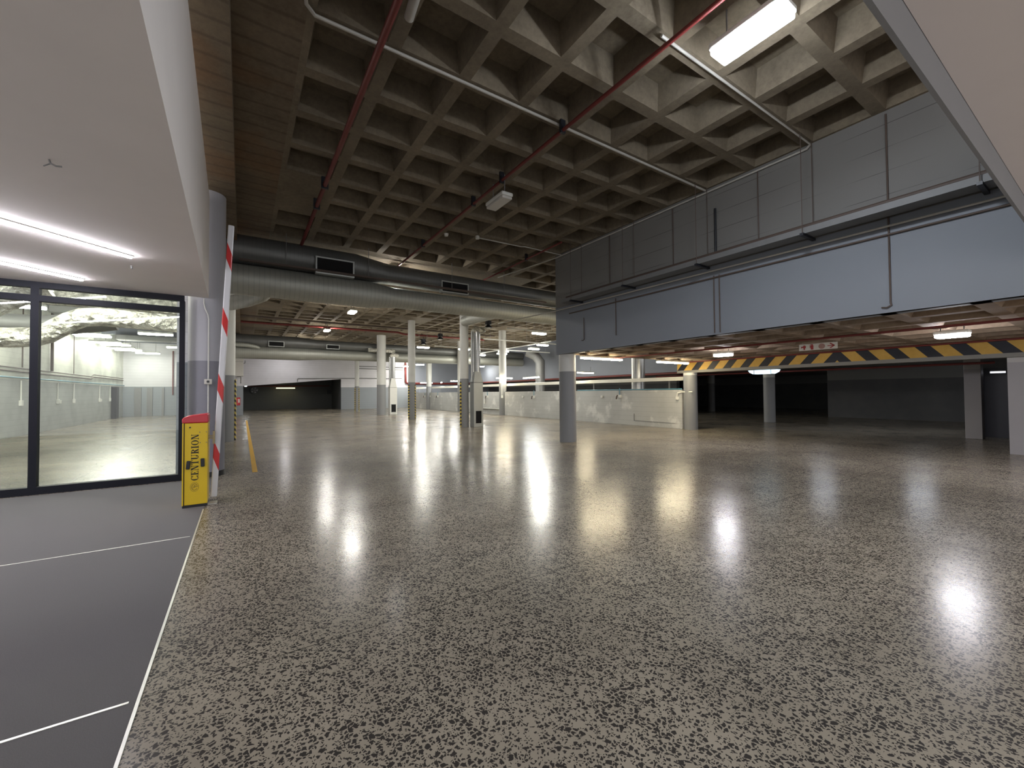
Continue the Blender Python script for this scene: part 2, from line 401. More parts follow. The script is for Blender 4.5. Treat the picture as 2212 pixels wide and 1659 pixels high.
wf.box(0.552, 20.36, -1.6, 41.62, HC + 0.36, HC + 0.6)
struct('ceiling', wf, 'waffle', 'high brown concrete waffle slab with square coffers', 'ceiling')
struct('ceiling_band', MB().box(-0.12, 0.552, -1.6, 41.6, HC, HC + 0.6), 'band', 'plain stained concrete strip along the left of the waffle slab', 'ceiling')
struct('ceiling_beam', MB().box(-0.95, -0.12, -1.6, 41.0, 5.1, 6.0), 'band', 'dark concrete beam above the left hand columns', 'ceiling')
wl = waffle(7.75, -1.59, 7, 12, 0.9, HL, 0.16, None, 0.09, 0.09)
wl.box(7.75, 14.05, -1.6, 9.21, HL + 0.17, HL + 0.4)
struct('ceiling_low', wl, 'lowslab', 'low brown concrete slab behind the drop wall on the right', 'ceiling')
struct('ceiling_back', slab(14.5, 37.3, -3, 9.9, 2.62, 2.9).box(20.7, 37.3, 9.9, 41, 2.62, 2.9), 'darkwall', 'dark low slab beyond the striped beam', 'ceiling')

# entrance soffit with its fascia and lights
sf = MB()
sf.prism([(-7.0, 0.57), (-0.446, 0.57), (-0.60, 8.95), (-7.0, 8.95)], 2, 3.15, 3.3)
sf.prism([(-0.446, 0.57), (-0.346, 0.57), (-0.50, 8.95), (-0.60, 8.95)], 2, 3.15, 4.95)
struct('ceiling_entrance', sf, 'soffit', 'smooth pale plaster soffit over the entrance at upper left', 'ceiling')
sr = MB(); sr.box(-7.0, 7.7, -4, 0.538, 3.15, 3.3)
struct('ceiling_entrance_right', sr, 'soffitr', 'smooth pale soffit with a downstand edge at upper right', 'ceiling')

struct('trim_4', MB().box(-0.34, 7.7, 0.54, 0.56, 2.95, 4.4), 'liptrim', 'grey downstand edge of the right hand soffit', 'trim')
# ------------------------------------------------------------------ walls
wb = MB()
yF = 40.7
wb.box(7.68, 14.6, yF, yF + 0.25, 0, HC)
wb.prism([(-1.2, 2.03), (7.68, 2.81), (7.68, HC), (-1.2, HC)], 1, yF, yF + 0.25)
struct('wall_back', wb, 'farwall', 'far wall painted white above grey with a slanting opening', 'wall')
wa = MB(); wa.box(-1.0, 8.6, 45.5, 45.7, 0, 4); wa.box(7.68, 7.9, 40.95, 45.5, 0, 4); wa.box(-1.0, -0.8, 40.95, 45.5, 0, 4); wa.box(-1.0, 8, 40.95, 45.5, 3.2, 3.4)
struct('wall_alcove', wa, 'alcove', 'dark recess behind the slanting opening in the far wall', 'wall')
struct('wall_stub', MB().box(-1.0, 0.06, 34.5, 34.9, 0, HC), 'farwall', 'short painted wall end beside the dark opening', 'wall')
struct('wall_left', MB().box(-1.0, -0.83, 9.6, 40.7, 0, HC), 'farwall', 'partition between the garage and the glazed room', 'wall')
struct('wall_drop', MB().box(7.72, 8.0, -2, 9.42, HL, HC), 'w1', 'deep blue grey drop wall hanging above the low bay on the right', 'wall')
lw = MB()
for ya, yb in ((9.68, 22.45), (22.95, 28.67), (29.13, 35.05), (35.55, 40.7)): lw.box(14.1, 14.26, ya, yb, 0, 1.5)
struct('wall_low', lw, 'lowwall', 'low patched grey parapet wall under the white rail', 'wall')
struct('wall_right', MB().box(14.25, 16.6, -3, 1.65, 0, 2.62), 'pillar', 'broad pale grey wall end at the right edge', 'wall')
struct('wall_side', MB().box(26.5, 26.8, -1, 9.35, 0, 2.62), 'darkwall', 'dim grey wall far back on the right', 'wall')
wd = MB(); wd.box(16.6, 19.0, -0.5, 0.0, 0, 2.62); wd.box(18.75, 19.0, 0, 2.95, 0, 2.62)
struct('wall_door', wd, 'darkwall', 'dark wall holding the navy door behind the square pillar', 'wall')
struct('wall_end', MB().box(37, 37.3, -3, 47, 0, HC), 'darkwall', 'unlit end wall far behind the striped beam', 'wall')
# second drop wall beyond the parapet and far right rooms
struct('wall_drop_far', MB().box(20.36, 20.7, 10, 40.7, 2.53, HC), 'bluegrey', 'distant blue grey drop wall beyond the white rail', 'wall')
struct('wall_back_right', MB().box(14.6, 37, yF, yF + 0.25, 0, HC), 'bluegrey', 'blue grey end wall behind the far lamps', 'wall')
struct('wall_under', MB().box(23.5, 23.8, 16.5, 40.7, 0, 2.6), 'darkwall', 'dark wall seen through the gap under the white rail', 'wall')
# headroom beam
struct('wall_beam', MB().box(14.1, 14.5, 1.3, 9.88, 2.14, 2.62), 'hazard', 'concrete beam with black and yellow headroom chevrons', 'beam')

# ------------------------------------------------------------------ glazed room
struct('wall_room_left', MB().box(-7.05, -6.8, 9.0, 38.2, 0, HC), 'roomwall', 'long block wall inside the glazed room, cream over grey', 'wall')
struct('wall_room_back', MB().box(-7.0, -0.85, 38.0, 38.2, 0, HC), 'farwall', 'far end wall inside the glazed room', 'wall')
cr = MB(); cr.box(-7.0, -0.85, 9.1, 38.2, HC - 0.05, HC + 0.2)
for k in range(7): cr.box(-7.0, -0.85, 11.0 + k * 4.2, 11.35 + k * 4.2, HC - 0.5, HC)
struct('ceiling_room', cr, 'bluegrey', 'grey beamed ceiling of the glazed room', 'ceiling')

win = thing('window_1', 'black framed glass screen wall at the left', 'window', (0, 9.0, 0)); win['kind'] = 'structure'
fr = MB(); fr.box(-6.8, -0.84, -0.05, 0.05, 3.06, 3.16); fr.box(-6.8, -0.84, -0.06, 0.06, 0.0, 0.11); fr.box(-0.90, -0.83, -0.05, 0.05, 0.11, 3.06)
fr.build('window_frame', 'frame', win)
for mx in (-2.62, -4.4): MB().box(mx, mx + 0.085, -0.055, 0.055, 0.11, 3.06).build('mullion', 'frame', win)
MB().box(-6.8, -0.90, -0.05, 0.05, 2.86, 2.95).build('transom', 'frame', win)
for a, b in ((-2.535, -0.90), (-4.315, -2.62), (-6.8, -4.4)):
    MB().box(a, b, -0.006, 0.006, 0.11, 2.86).build('pane', 'glass', win)
    MB().box(a, b, -0.006, 0.006, 2.95, 3.06).build('pane', 'glass', win)

# foil ducts in the room
def arc(c, r, a0, a1, n, plane='xz'):
    out = []
    for k in range(n + 1):
        a = math.radians(a0 + (a1 - a0) * k / n); u, w = r * math.cos(a), r * math.sin(a)
        out.append((c[0] + u, c[1], c[2] + w) if plane == 'xz' else (c[0] + u, c[1] + w, c[2]))
    return out
solo('foil_duct', MB().tube([(-1.05, 13.0, 3.19), (-2.0, 13.0, 3.22), (-2.7, 13.0, 3.25), (-3.0, 13.0, 3.21), (-3.2, 13.0, 3.1), (-3.38, 13.0, 2.95), (-3.56, 13.0, 2.8), (-3.75, 13.0, 2.72), (-4.1, 13.0, 2.68), (-6.6, 13.0, 2.68)], 0.21, 20), 'foil', 'crinkled silver foil duct bending down behind the right glass pane', 'duct')
solo('foil_duct', MB().tube([(-1.05, 14.6, 3.86), (-3.4, 14.6, 3.9), (-6.6, 14.6, 3.9)], 0.22, 18), 'foil', 'straight crinkled silver foil duct behind the glass, higher than the bent one', 'duct')
solo('foil_duct', MB().tube([(-3.05, 11.2, 3.5), (-3.3, 11.2, 3.4), (-3.6, 11.2, 3.18), (-3.85, 11.2, 2.98), (-4.15, 11.2, 2.9), (-5.4, 11.2, 2.9)], 0.2, 18), 'foil', 'fat silver duct elbow in the left glass bay', 'duct')
solo('round_duct', MB().tube([(-2.6, 13.7, 3.28), (-3.3, 13.7, 3.14), (-3.8, 13.7, 3.05), (-6.6, 13.7, 3.02)], 0.24, 20), 'galvdark', 'dull grey round duct behind the bent foil duct', 'duct')
for y, z, nm in ((22.0, 4.55, 'upper dark flat duct crossing far back in the glazed room'), (31.5, 4.62, 'lower dark flat duct crossing at the back of the glazed room')):
    solo('flat_duct', MB().bbox(-6.0, -1.05, y, y + 0.9, z, z + 0.28, 0.03), 'galvdark', nm, 'duct')

# room lamps
def lamp(name, label, loc, lx, ly, h, glow, rz=0.0, rod=0.0, cat='lamp', group=None, body='white'):
    t = thing(name, label, cat, loc, rz, group)
    MB().bbox(-lx / 2, lx / 2, -ly / 2, ly / 2, h * 0.45, h, min(0.02, h * 0.2)).build('housing', body, t)
    MB().bbox(-lx / 2 + 0.012, lx / 2 - 0.012, -ly / 2 + 0.012, ly / 2 - 0.012, 0.0, h * 0.45, min(0.02, h * 0.18)).build('diffuser', glow, t)
    if rod > 0.03:
        for sx in (-1, 1):
            if ly > lx: MB().tube([(0, sx * ly * 0.33, h), (0, sx * ly * 0.33, h + rod)], 0.008, 6).build('hanger_rod', 'grey', t)
            else: MB().tube([(sx * lx * 0.33, 0, h), (sx * lx * 0.33, 0, h + rod)], 0.008, 6).build('hanger_rod', 'grey', t)
    return t
RG = 'lit lamps inside the glazed room'
room = [(-2.9, 11.6, 'room lamp just behind the glass, hidden above the right transom'), (-5.9, 11.6, 'room lamp just behind the glass, hidden above the left transom'),
        (-2.85, 19.3, 'nearest lit lamp behind the right glass pane'), (-5.9, 19.2, 'lit lamp behind the left glass pane'),
        (-5.9, 27.1, 'wide lit lamp just right of the glass mullion'), (-5.9, 31.2, 'second lit lamp of the slanting row behind the glass'),
        (-5.93, 34.5, 'third lit lamp of the slanting row behind the glass'), (-5.3, 36.4, 'last lit lamp of the slanting row behind the glass'),
        (-6.1, 26.3, 'first lamp of the outer row along the room wall'), (-6.1, 30.1, 'second lamp of the outer row along the room wall'), (-6.1, 33.5, 'third lamp of the outer row along the room wall'),
        (-3.35, 24.9, 'small starry lamp high behind the glass, near the column'),
        (-3.1, 31.2, 'small starry lamp at the right edge of the glass')]
for x, y, lb in room:
    lamp('room_lamp', lb, (x, y, 4.22), 1.25, 0.24, 0.16, 'room_lamp' if y < 24 else 'room_lamp_back', 0, HC - 0.05 - 4.38, group=RG)
# room wall services
for i, (y, zt, w) in enumerate(((22.45, 2.03, 0.17), (26.05, 2.03, 0.15), (28.12, 2.03, 0.13), (32.4, 2.03, 0.16), (34.6, 2.03, 0.14))):
    lb = ('nearest white conduit drop and socket on the room wall', 'white conduit drop with the widest socket group on the room wall',
          'third white conduit drop along the room wall', 'fourth white conduit drop along the room wall', 'white conduit drop beside the black door post in the room')[i]
    t = thing('socket_drop', lb, 'socket', (-6.8, y, 1.2), 0, 'socket drops on the room wall')
    MB().tube([(0.03, 0, 0.06), (0.03, 0, zt - 1.2)], 0.022, 8).build('conduit', 'white', t)
    MB().bbox(0, 0.08, -w / 2, w / 2, -0.1, 0.1, 0.012).build('socket_box', 'white', t)
    if i in (1, 3): MB().bbox(0, 0.07, w / 2 + 0.1, w / 2 + 0.26, -0.08, 0.06, 0.01).build('socket_box', 'white', t)
for z, lb, mt, r in ((2.46, 'upper pipe along the room wall', 'brown', 0.022), (2.34, 'middle pipe along the room wall', 'brown', 0.028), (2.12, 'bottom blue grey pipe along the room wall', 'bluepipe', 0.025)):
    solo('wall_pipe', MB().tube([(-6.72, 9.2, z), (-6.72, 30.6, z), (-6.72, 31.0, z + 0.12), (-6.72, 37.6, z + 0.12)] if z > 2.2 else [(-6.72, 9.2, z), (-6.72, 37.9, z)], r, 8), mt, lb, 'pipe')
for y, r in ((22.4, 0.02), (25.2, 0.05), (27.9, 0.015)):
    solo('wall_riser', MB().tube([(-6.73, y, 2.5), (-6.73, y, 5.0)], r, 8), 'brown', 'thin grey riser on the room wall above the nearest socket' if r == 0.02 else ('thick brown riser on the room wall right of the mullion' if r == 0.05 else 'faint cable line on the room wall above the third socket'), 'pipe')
solo('door_post', MB().box(-6.79, -6.55, 35.0, 35.6, 0, 1.98), 'black', 'black door post at the far end of the room wall', 'door')
for x, w, lb in ((-6.2, 0.36, 'left dark upright post against the far room wall'), (-5.55, 0.3, 'middle dark upright post against the far room wall'), (-4.75, 0.12, 'thin dark upright post against the far room wall')):
    solo('wall_post', MB().box(x, x + w, 37.9, 37.998, 0, 1.98), 'grey', lb, 'post')
solo('fire_riser', MB().tube([(-4.15, 37.93, 1.46), (-4.15, 37.93, 4.6)], 0.035, 8), 'redpipe', 'thin red riser on the far wall of the glazed room', 'pipe')

# soffit strip lights
def strip(p0, p1, label, glow='strip'):
    a, b = Vector(p0), Vector(p1); d = (b - a); l = d.length; ang = math.atan2(d.y, d.x)
    t = thing('strip_light', label, 'light', (a.x, a.y, 3.15), ang, 'linear lights in the entrance soffit')
    MB().box(0, l, -0.03, 0.03, -0.012, -0.001).build('trim_rail', 'white', t)
    MB().bbox(0.01, l - 0.01, -0.016, 0.016, -0.036, -0.012, 0.008).build('diffuser', glow, t)
strip((-1.13, 6.72), (-3.6, 4.35), 'upper of two slanting white strip lights in the entrance soffit')
strip((-1.94, 8.41), (-4.4, 6.06), 'lower slanting white strip light in the soffit, next to the glass')
# scar on the soffit
solo('ceiling_hook', MB().tube([(-1.17, 4.27, 3.15), (-1.16, 4.26, 3.12), (-1.13, 4.25, 3.105), (-1.10, 4.25, 3.11)], 0.006, 6).tube([(-1.16, 4.26, 3.12), (-1.20, 4.28, 3.10)], 0.005, 6), 'grey', 'small dark hook in the plaster soffit', 'hook')
solo('ceiling_hook', MB().tube([(-1.22, 7.22, 3.15), (-1.22, 7.22, 3.11)], 0.012, 8), 'grey', 'tiny stub below the end of the upper strip light', 'hook')

# ------------------------------------------------------------------ columns
def column(x, y, r, top, label, mat='column', guards=(), seg=28, base=False):
    t = thing('column', label, 'column', (x, y, 0))
    MB().tube([(0, 0, 0), (0, 0, top)], r, seg).build('shaft', mat, t)
    if base: MB().tube([(0, 0, 0), (0, 0, 0.09)], r + 0.012, seg).build('skirting', 'black', t)
    for a in guards:
        ca, sa = math.cos(math.radians(a)), math.sin(math.radians(a))
        m = MB(); m.box(r - 0.01, r + 0.03, -0.035, 0.035, 0.02, 1.92)
        g = m.build('corner_guard', 'guard', t); g.rotation_euler = (0, 0, math.radians(a))
    return t
column(-0.54, 9.29, 0.275, 5.1, 'thick grey painted column behind the barrier, beside the glass', 'columnblue', base=True)
column(-0.40, 15.6, 0.215, 5.1, 'grey column behind the boom with a striped guard on its right', guards=(-12,))
column(8.03, 9.29, 0.245, HL, 'big plain grey column under the left end of the drop wall')
column(7.92, 15.83, 0.185, HC, 'tall column joined by the silver plenum box', guards=(190,))
column(7.80, 22.01, 0.195, HC, 'slim column with striped guards on both sides, left of the plenum column', guards=(200, -40))
column(8.02, 28.72, 0.30, HC, 'wide column beside the white plenum box, further back')
column(7.84, 35.13, 0.17, HC, 'thinnest column, standing before the far white wall', guards=(200, -40))
column(14.12, 22.7, 0.24, HC, 'pale column rising through the parapet right of the plenum box')
column(14.12, 35.3, 0.24, HC, 'pale column at the far end of the parapet')
column(14.12, 28.9, 0.22, HC, 'pale column half hidden behind the tall plenum column')
column(14.26, 9.42, 0.245, 2.14, 'round column under the left end of the striped beam')
column(20.40, 9.47, 0.235, 2.62, 'lone round column in the dark bay under the blue lamp')
column(27.7, 16.7, 0.25, 2.62, 'faint column deep in the dark bay', 'darkwall')
sq = thing('column', 'square grey pillar before the navy door', 'column', (17.95, 2.72, 0))
MB().bbox(-0.17, 0.17, -0.17, 0.17, 0, 2.62, 0.01).build('shaft', 'pillar', sq)

# conduit and isolator on the near column
t = thing('isolator_switch', 'white conduit and small switch box on the thick column', 'switch', (-0.50, 9.0, 1.68))
MB().tube([(-0.07, 0.03, 1.47), (-0.07, 0.0, 1.38), (-0.05, -0.01, 1.28), (-0.01, -0.01, 1.18), (0, -0.01, 1.1), (0, -0.01, -0.95)], 0.011, 8).build('conduit', 'white', t)
MB().bbox(-0.055, 0.055, -0.075, -0.005, -0.045, 0.045, 0.008).build('switch_box', 'offwhite', t)
MB().tube([(0, -0.07, 0), (0, -0.095, 0)], 0.02, 12).build('knob', 'black', t)

# ------------------------------------------------------------------ barrier
bt = thing('barrier_gate', 'yellow parking barrier cabinet with red cap and raised striped boom', 'barrier', (-0.505, 6.73, 0.0))
W2, DP, HB = 0.13, 0.17, 1.085
cb = MB(); cb.bbox(-0.112, W2, 0.0, DP * 2, 0.035, HB, 0.006); cb.build('cabinet', 'yellow', bt)
MB().bbox(-W2 - 0.004, -0.119, -0.012, DP * 2, 0.035, HB, 0.003).build('side_flange', 'yellow', bt)
MB().box(-0.12, -0.111, 0.001, DP * 2 - 0.01, 0.035, HB - 0.004).build('door_gap', 'ink', bt)
MB().box(-W2, W2, 0.0, DP * 2, 0.004, 0.036).build('plinth', 'black', bt)
cap = MB(); prof = [(-W2 - 0.008, HB), (-W2 - 0.008, HB + 0.045)]
for k in range(1, 7):
    a = PI - k * PI / 2 / 6; prof.append((-W2 + 0.12 + 0.128 * math.cos(a), HB + 0.045 + 0.058 * math.sin(a)))
prof += [(W2 - 0.02, HB + 0.118), (W2 + 0.002, HB + 0.112), (W2 + 0.006, HB)]
cap.prism(prof, 1, -0.01, DP * 2 + 0.01); co = cap.build('cap', 'red', bt)
bv = co.modifiers.new('bevel', 'BEVEL'); bv.width = 0.014; bv.segments = 3; bv.limit_method = 'ANGLE'; bv.angle_limit = math.radians(50)
for (sx, z0, tl) in ((-0.07, 0.55, 6), (0.078, 0.57, -1)):
    lk = MB(); lk.bbox(-0.021, 0.021, -0.022, 0.0, -0.055, 0.055, 0.01, 3); lo = lk.build('grip', 'black', bt, (sx, 0, z0)); lo.rotation_euler = (0, math.radians(tl), 0)
MB().tube([(-0.055, 0.0, 1.03), (-0.055, -0.008, 1.03)], 0.01, 14).build('key_lock', 'black', bt)
for (bx, bz) in ((0.045, 0.965), (0.05, 0.83), (0.115, 0.965), (0.115, 0.83)):
    MB().tube([(bx, 0, bz), (bx, -0.006, bz)], 0.007, 8).build('bolt', 'brass', bt)
# lettering, built stroke by stroke in a serif face; u along the word, v across it
def letters(word, h, weight):
    mb = MB(); u = 0.0; T = weight * h; th = T * 0.36; D = 0.002; sr_ = T * 0.5
    polys = []
    def rect(a, b, c, d): polys.append([(a, c), (b, c), (b, d), (a, d)])
    def stem(x): rect(x, x + T, 0, h); rect(x - sr_, x + T + sr_, 0, th); rect(x - sr_, x + T + sr_, h - th, h)
    def ring(cx, cy, rx, ry, a0, a1, n=22):
        for k in range(n):
            q = []
            for a in (a0 + (a1 - a0) * k / n, a0 + (a1 - a0) * (k + 1) / n):
                ca, sa = math.cos(math.radians(a)), math.sin(math.radians(a))
                wx = T * abs(ca) + th * (1 - abs(ca))
                q.append(((cx + rx * ca, cy + ry * sa), (cx + (rx - wx) * ca, cy + (ry - th * 1.1) * sa)))
            polys.append([q[0][0], q[1][0], q[1][1], q[0][1]])
    for chx in word:
        n0 = len(polys)
        if chx == 'C': w = 0.72 * h; ring(w / 2, h / 2, w / 2, h / 2, 42, 318); rect(w - th * 1.3, w, h * 0.68, h); rect(w - th * 1.3, w, 0, h * 0.3)
        elif chx == 'O': w = 0.78 * h; ring(w / 2, h / 2, w / 2, h / 2, 0, 360, 30)
        elif chx == 'E':
            w = 0.62 * h; stem(sr_); rect(sr_, w, 0, th); rect(sr_, w * 0.94, h - th, h); rect(sr_ + T, w * 0.75, h * 0.5 - th / 2, h * 0.5 + th / 2)
            rect(w - th, w, 0, h * 0.28); rect(w * 0.94 - th, w * 0.94, h * 0.74, h); rect(w * 0.75 - th, w * 0.75, h * 0.38, h * 0.62)
        elif chx == 'N':
            w = 0.82 * h; rect(sr_, sr_ + th, 0, h); rect(0, sr_ * 2 + th, 0, th); rect(w - sr_ - th, w - sr_, 0, h); rect(w - sr_ * 2 - th, w, h - th, h); rect(0, sr_ + T, h - th, h)
            polys.append([(sr_, h), (sr_ + T * 1.15, h), (w - sr_, 0), (w - sr_ - T * 0.9, 0)])
        elif chx == 'T':
            w = 0.68 * h; rect(w / 2 - T / 2, w / 2 + T / 2, 0, h); rect(w / 2 - T, w / 2 + T, 0, th); rect(0, w, h - th, h); rect(0, th, h * 0.74, h); rect(w - th, w, h * 0.74, h)
        elif chx == 'U':
            w = 0.8 * h; r_ = h * 0.34; rect(sr_, sr_ + T, r_, h); rect(0, sr_ * 2 + T, h - th, h); rect(w - sr_ - th, w - sr_, r_, h); rect(w - sr_ * 2 - th, w, h - th, h)
            ring(w / 2, r_, w / 2 - sr_, r_, 180, 360, 16)
        elif chx == 'R':
            w = 0.76 * h; stem(sr_); ring(sr_ + T * 0.6, h * 0.755, w * 0.62, h * 0.245, -90, 90, 16)
            polys.append([(w * 0.42, h * 0.52), (w * 0.42 + T * 1.1, h * 0.52), (w, 0), (w - T * 1.15, 0)])
        else: w = sr_ * 2 + T; stem(sr_)
        for k in range(n0, len(polys)): polys[k] = [(a + u, b) for a, b in polys[k]]
        u += w + 0.09 * h
    return polys, u - 0.09 * h
polys, ln = letters('CENTURION', 0.077, 0.20)
sc_ = 0.595 / ln; lt = MB()
for i, p in enumerate(polys):
    # word runs upwards: u -> z, v -> -x
    lt.prism([(0.035 - b, 0.345 + a * sc_) for a, b in p], 1, -0.0012 - i * 2e-6, 0.001)
lt.build('lettering', 'ink', bt)
lg = MB()
def ringmb(mb, cx, cz, rx, rz, w, a0, a1, n, y0, y1):
    for k in range(n):
        a, b = math.radians(a0 + (a1 - a0) * k / n), math.radians(a0 + (a1 - a0) * (k + 1) / n)
        P = [(cx + rx * math.cos(a), cz + rz * math.sin(a)), (cx + rx * math.cos(b), cz + rz * math.sin(b)), (cx + (rx - w) * math.cos(b), cz + (rz - w) * math.sin(b)), (cx + (rx - w) * math.cos(a), cz + (rz - w) * math.sin(a))]
        mb.prism(P, 1, y0, y1)
ringmb(lg, -0.005, 0.262, 0.046, 0.062, 0.005, 0, 360, 28, -0.001, 0.001)
ringmb(lg, -0.005, 0.262, 0.034, 0.047, 0.012, 20, 330, 20, -0.0011, 0.001)
lg.prism([(-0.012, 0.255), (0.032, 0.262), (0.032, 0.274), (-0.012, 0.267)], 1, -0.0012, 0.001); lg.prism([(-0.022, 0.245), (-0.004, 0.25), (0.008, 0.282), (-0.01, 0.288)], 1, -0.0013, 0.001)
lg.build('emblem', 'logo', bt)
br = MB(); br.box(W2, W2 + 0.065, 0.06, 0.085, 0.865, 0.882); br.box(W2, W2 + 0.065, 0.06, 0.085, 0.895, 0.912); br.box(W2 + 0.05, W2 + 0.075, 0.03, 0.12, 0.80, 0.97)
br.build('bracket', 'brass', bt)
bo = MB(); bo.bbox(-0.036, 0.036, -0.03, 0.03, -0.82, 2.87, 0.012)
bm_ = bo.build('boom', 'boom', bt, (0.232, 0.10, 0.91)); bm_.rotation_euler = (0, math.radians(2.75), 0)
MB().box(W2, W2 + 0.1, 0.05, 0.2, 0.0, 0.012).build('foot_plate', 'offwhite', bt)

# ------------------------------------------------------------------ ducts across the hall
yD = 12.0
ud = thing('supply_duct', 'dark upper spiral duct with black grilles, nearest of the ducts', 'duct', (0, yD, 0))
MB().tube([(-0.5, 0, 4.99), (2.6, 0, 4.99), (3.5, 0, 4.92), (8.4, 0, 4.90), (20.3, 0, 4.86)], [0.36, 0.36, 0.29, 0.29, 0.28], 32).build('duct_body', 'ductx', ud)
def grille(par, x0, x1, z0, z1, y):
    t = MB(); w = 0.035
    t.box(x0 - w, x1 + w, y - 0.02, y + 0.16, z1, z1 + w); t.box(x0 - w, x1 + w, y - 0.02, y + 0.16, z0 - w, z0); t.box(x0 - w, x0, y - 0.02, y + 0.16, z0, z1); t.box(x1, x1 + w, y - 0.02, y + 0.16, z0, z1)
    g = t.build('grille_frame', 'galv', par)
    MB().box(x0, x1, y, y + 0.15, z0, z1).build('grille_core', 'void', g)
grille(ud, 1.60, 2.48, 4.60, 4.97, -0.42)
grille(ud, 5.12, 5.98, 4.585, 4.87, -0.31)
ld = thing('extract_duct', 'pale lower spiral duct below the nearest supply duct', 'duct', (0, yD, 0))
MB().tube([(-0.5, 0, 4.26), (3.0, 0, 4.26), (3.7, 0, 4.25), (8.4, 0, 4.24), (20.3, 0, 4.24)], [0.37, 0.37, 0.29, 0.28, 0.27], 32).build('duct_body', 'ductlow', ld)
MB().tube([(0.6, 0.0, 4.22), (0.4, 0.5, 4.05), (0.1, 1.1, 4.0), (-0.3, 1.9, 4.0)], 0.2, 16).build('branch', 'ductlow', ld)
MB().tube([(7.55, 0.15, 4.28), (7.6, 1.0, 4.33), (7.65, 2.4, 4.40), (7.75, 3.4, 4.43)], 0.21, 20).build('branch', 'ductlow', ld)
for x in (0.9, 2.9, 5.4, 7.3):
    MB().tube([(x, -0.40, 4.62), (x, -0.40, HC)], 0.008, 6).build('hanger_rod', 'grey', ld)
solo('cable_tray', MB().box(-0.08, 9.0, yD - 0.50, yD - 0.40, 4.605, 4.615).box(-0.08, 9.0, yD - 0.505, yD - 0.497, 4.605, 4.65), 'brown', 'thin dark cable tray running in front of the nearest ducts', 'tray')
# second pair, further back
yE = 29.45
ud2 = thing('supply_duct', 'upper duct with two small black grilles, far back before the white wall', 'duct', (0, yE, 0))
MB().tube([(-0.5, 0, 4.68), (2.9, 0, 4.68), (4.1, 0, 4.66), (20.3, 0, 4.58)], [0.40, 0.40, 0.31, 0.30], 28).build('duct_body', 'ductx', ud2)
grille(ud2, 1.35, 2.13, 4.40, 4.66, -0.46); grille(ud2, 4.62, 5.34, 4.42, 4.64, -0.40)
ld2 = thing('extract_duct', 'lower duct far back before the white wall', 'duct', (0, yE, 0))
MB().tube([(-0.5, 0, 4.0), (3.0, 0, 4.0), (4.4, 0, 4.02), (20.3, 0, 4.02)], [0.40, 0.40, 0.33, 0.31], 28).build('duct_body', 'ductlow', ld2)
MB().tube([(-0.4, -0.5, 4.40), (0.3, -0.5, 4.36), (0.75, -0.35, 4.28), (0.95, 0, 4.2)], [0.13, 0.13, 0.12, 0.08], 14).build('branch', 'ductlow', ld2)
MB().tube([(7.2, -0.5, 4.42), (8.4, -0.62, 4.42), (9.0, -0.5, 4.42)], 0.14, 14).build('branch', 'foil', ld2)
# vertical ducts with plenum boxes
def plenum(x0, x1, y0, y1, zt, z_top, zc, label, body, side):
    t = thing('exhaust_plenum', label, 'duct', ((x0 + x1) / 2, (y0 + y1) / 2, 0)); w, d = (x1 - x0) / 2, (y1 - y0) / 2
    MB().bbox(-w, w, -d, d, 0.0, zt, 0.008).build('plenum_box', body, t)
    MB().box(-w - 0.012, w + 0.012, -d - 0.012, d + 0.012, zt, zt + 0.02).build('flange', 'galvdark', t)
    h = MB(); a = [(-w, -d, zt + 0.02), (w, -d, zt + 0.02), (w, d, zt + 0.02), (-w, d, zt + 0.02)]; k = 0.13
    b = [(-k, -k, zc), (k, -k, zc), (k, k, zc), (-k, k, zc)]
    h.add(a + b, [(i, (i + 1) % 4, 4 + (i + 1) % 4, 4 + i) for i in range(4)] + [(3, 2, 1, 0), (4, 5, 6, 7)]); h.build('hopper', body, t)
    MB().tube([(0.04, -0.02, zc - 0.02), (0.04, -0.02, z_top)], 0.125, 20).build('riser', 'ductz', t)
    MB().tube([(-0.12, 0.08, zt + 0.02), (-0.12, 0.08, z_top)], 0.085, 16).build('riser', 'ductz', t)
    MB().tube([(-0.235, -0.03, zt + 0.02), (-0.235, -0.03, z_top)], 0.03, 10).build('riser', 'ductz', t)
    MB().tube([(-0.14, 0.0, z_top - 0.02), (-0.1, 0, z_top + 0.06), (0.0, 0, z_top + 0.1), (0.3, 0, z_top + 0.08), (0.36, 0, z_top)], [0.1, 0.12, 0.17, 0.17, 0.12], 16).build('elbow', 'foil', t)
    f = MB(); gw = w * 0.62
    f.box(-gw - 0.04, gw + 0.04, -d - 0.012, -d + 0.002, 0.12, 0.16); f.box(-gw - 0.04, gw + 0.04, -d - 0.012, -d + 0.002, 0.68, 0.72); f.box(-gw - 0.04, -gw, -d - 0.012, -d + 0.002, 0.16, 0.68); f.box(gw, gw + 0.04, -d - 0.012, -d + 0.002, 0.16, 0.68)
    fo = f.build('grille_frame', 'galv', t)
    MB().box(-gw, gw, -d - 0.004, -d + 0.001, 0.16, 0.68).build('grille_core', 'void', fo)
    return t
plenum(8.16, 8.60, 15.42, 15.78, 1.88, 4.05, 2.35, 'galvanised plenum box and risers joined to the tall column', 'galv', 1)
plenum(8.55, 9.05, 28.5, 28.9, 1.85, 4.0, 2.5, 'white plenum box and risers beside the wide column further back', 'white', 1)

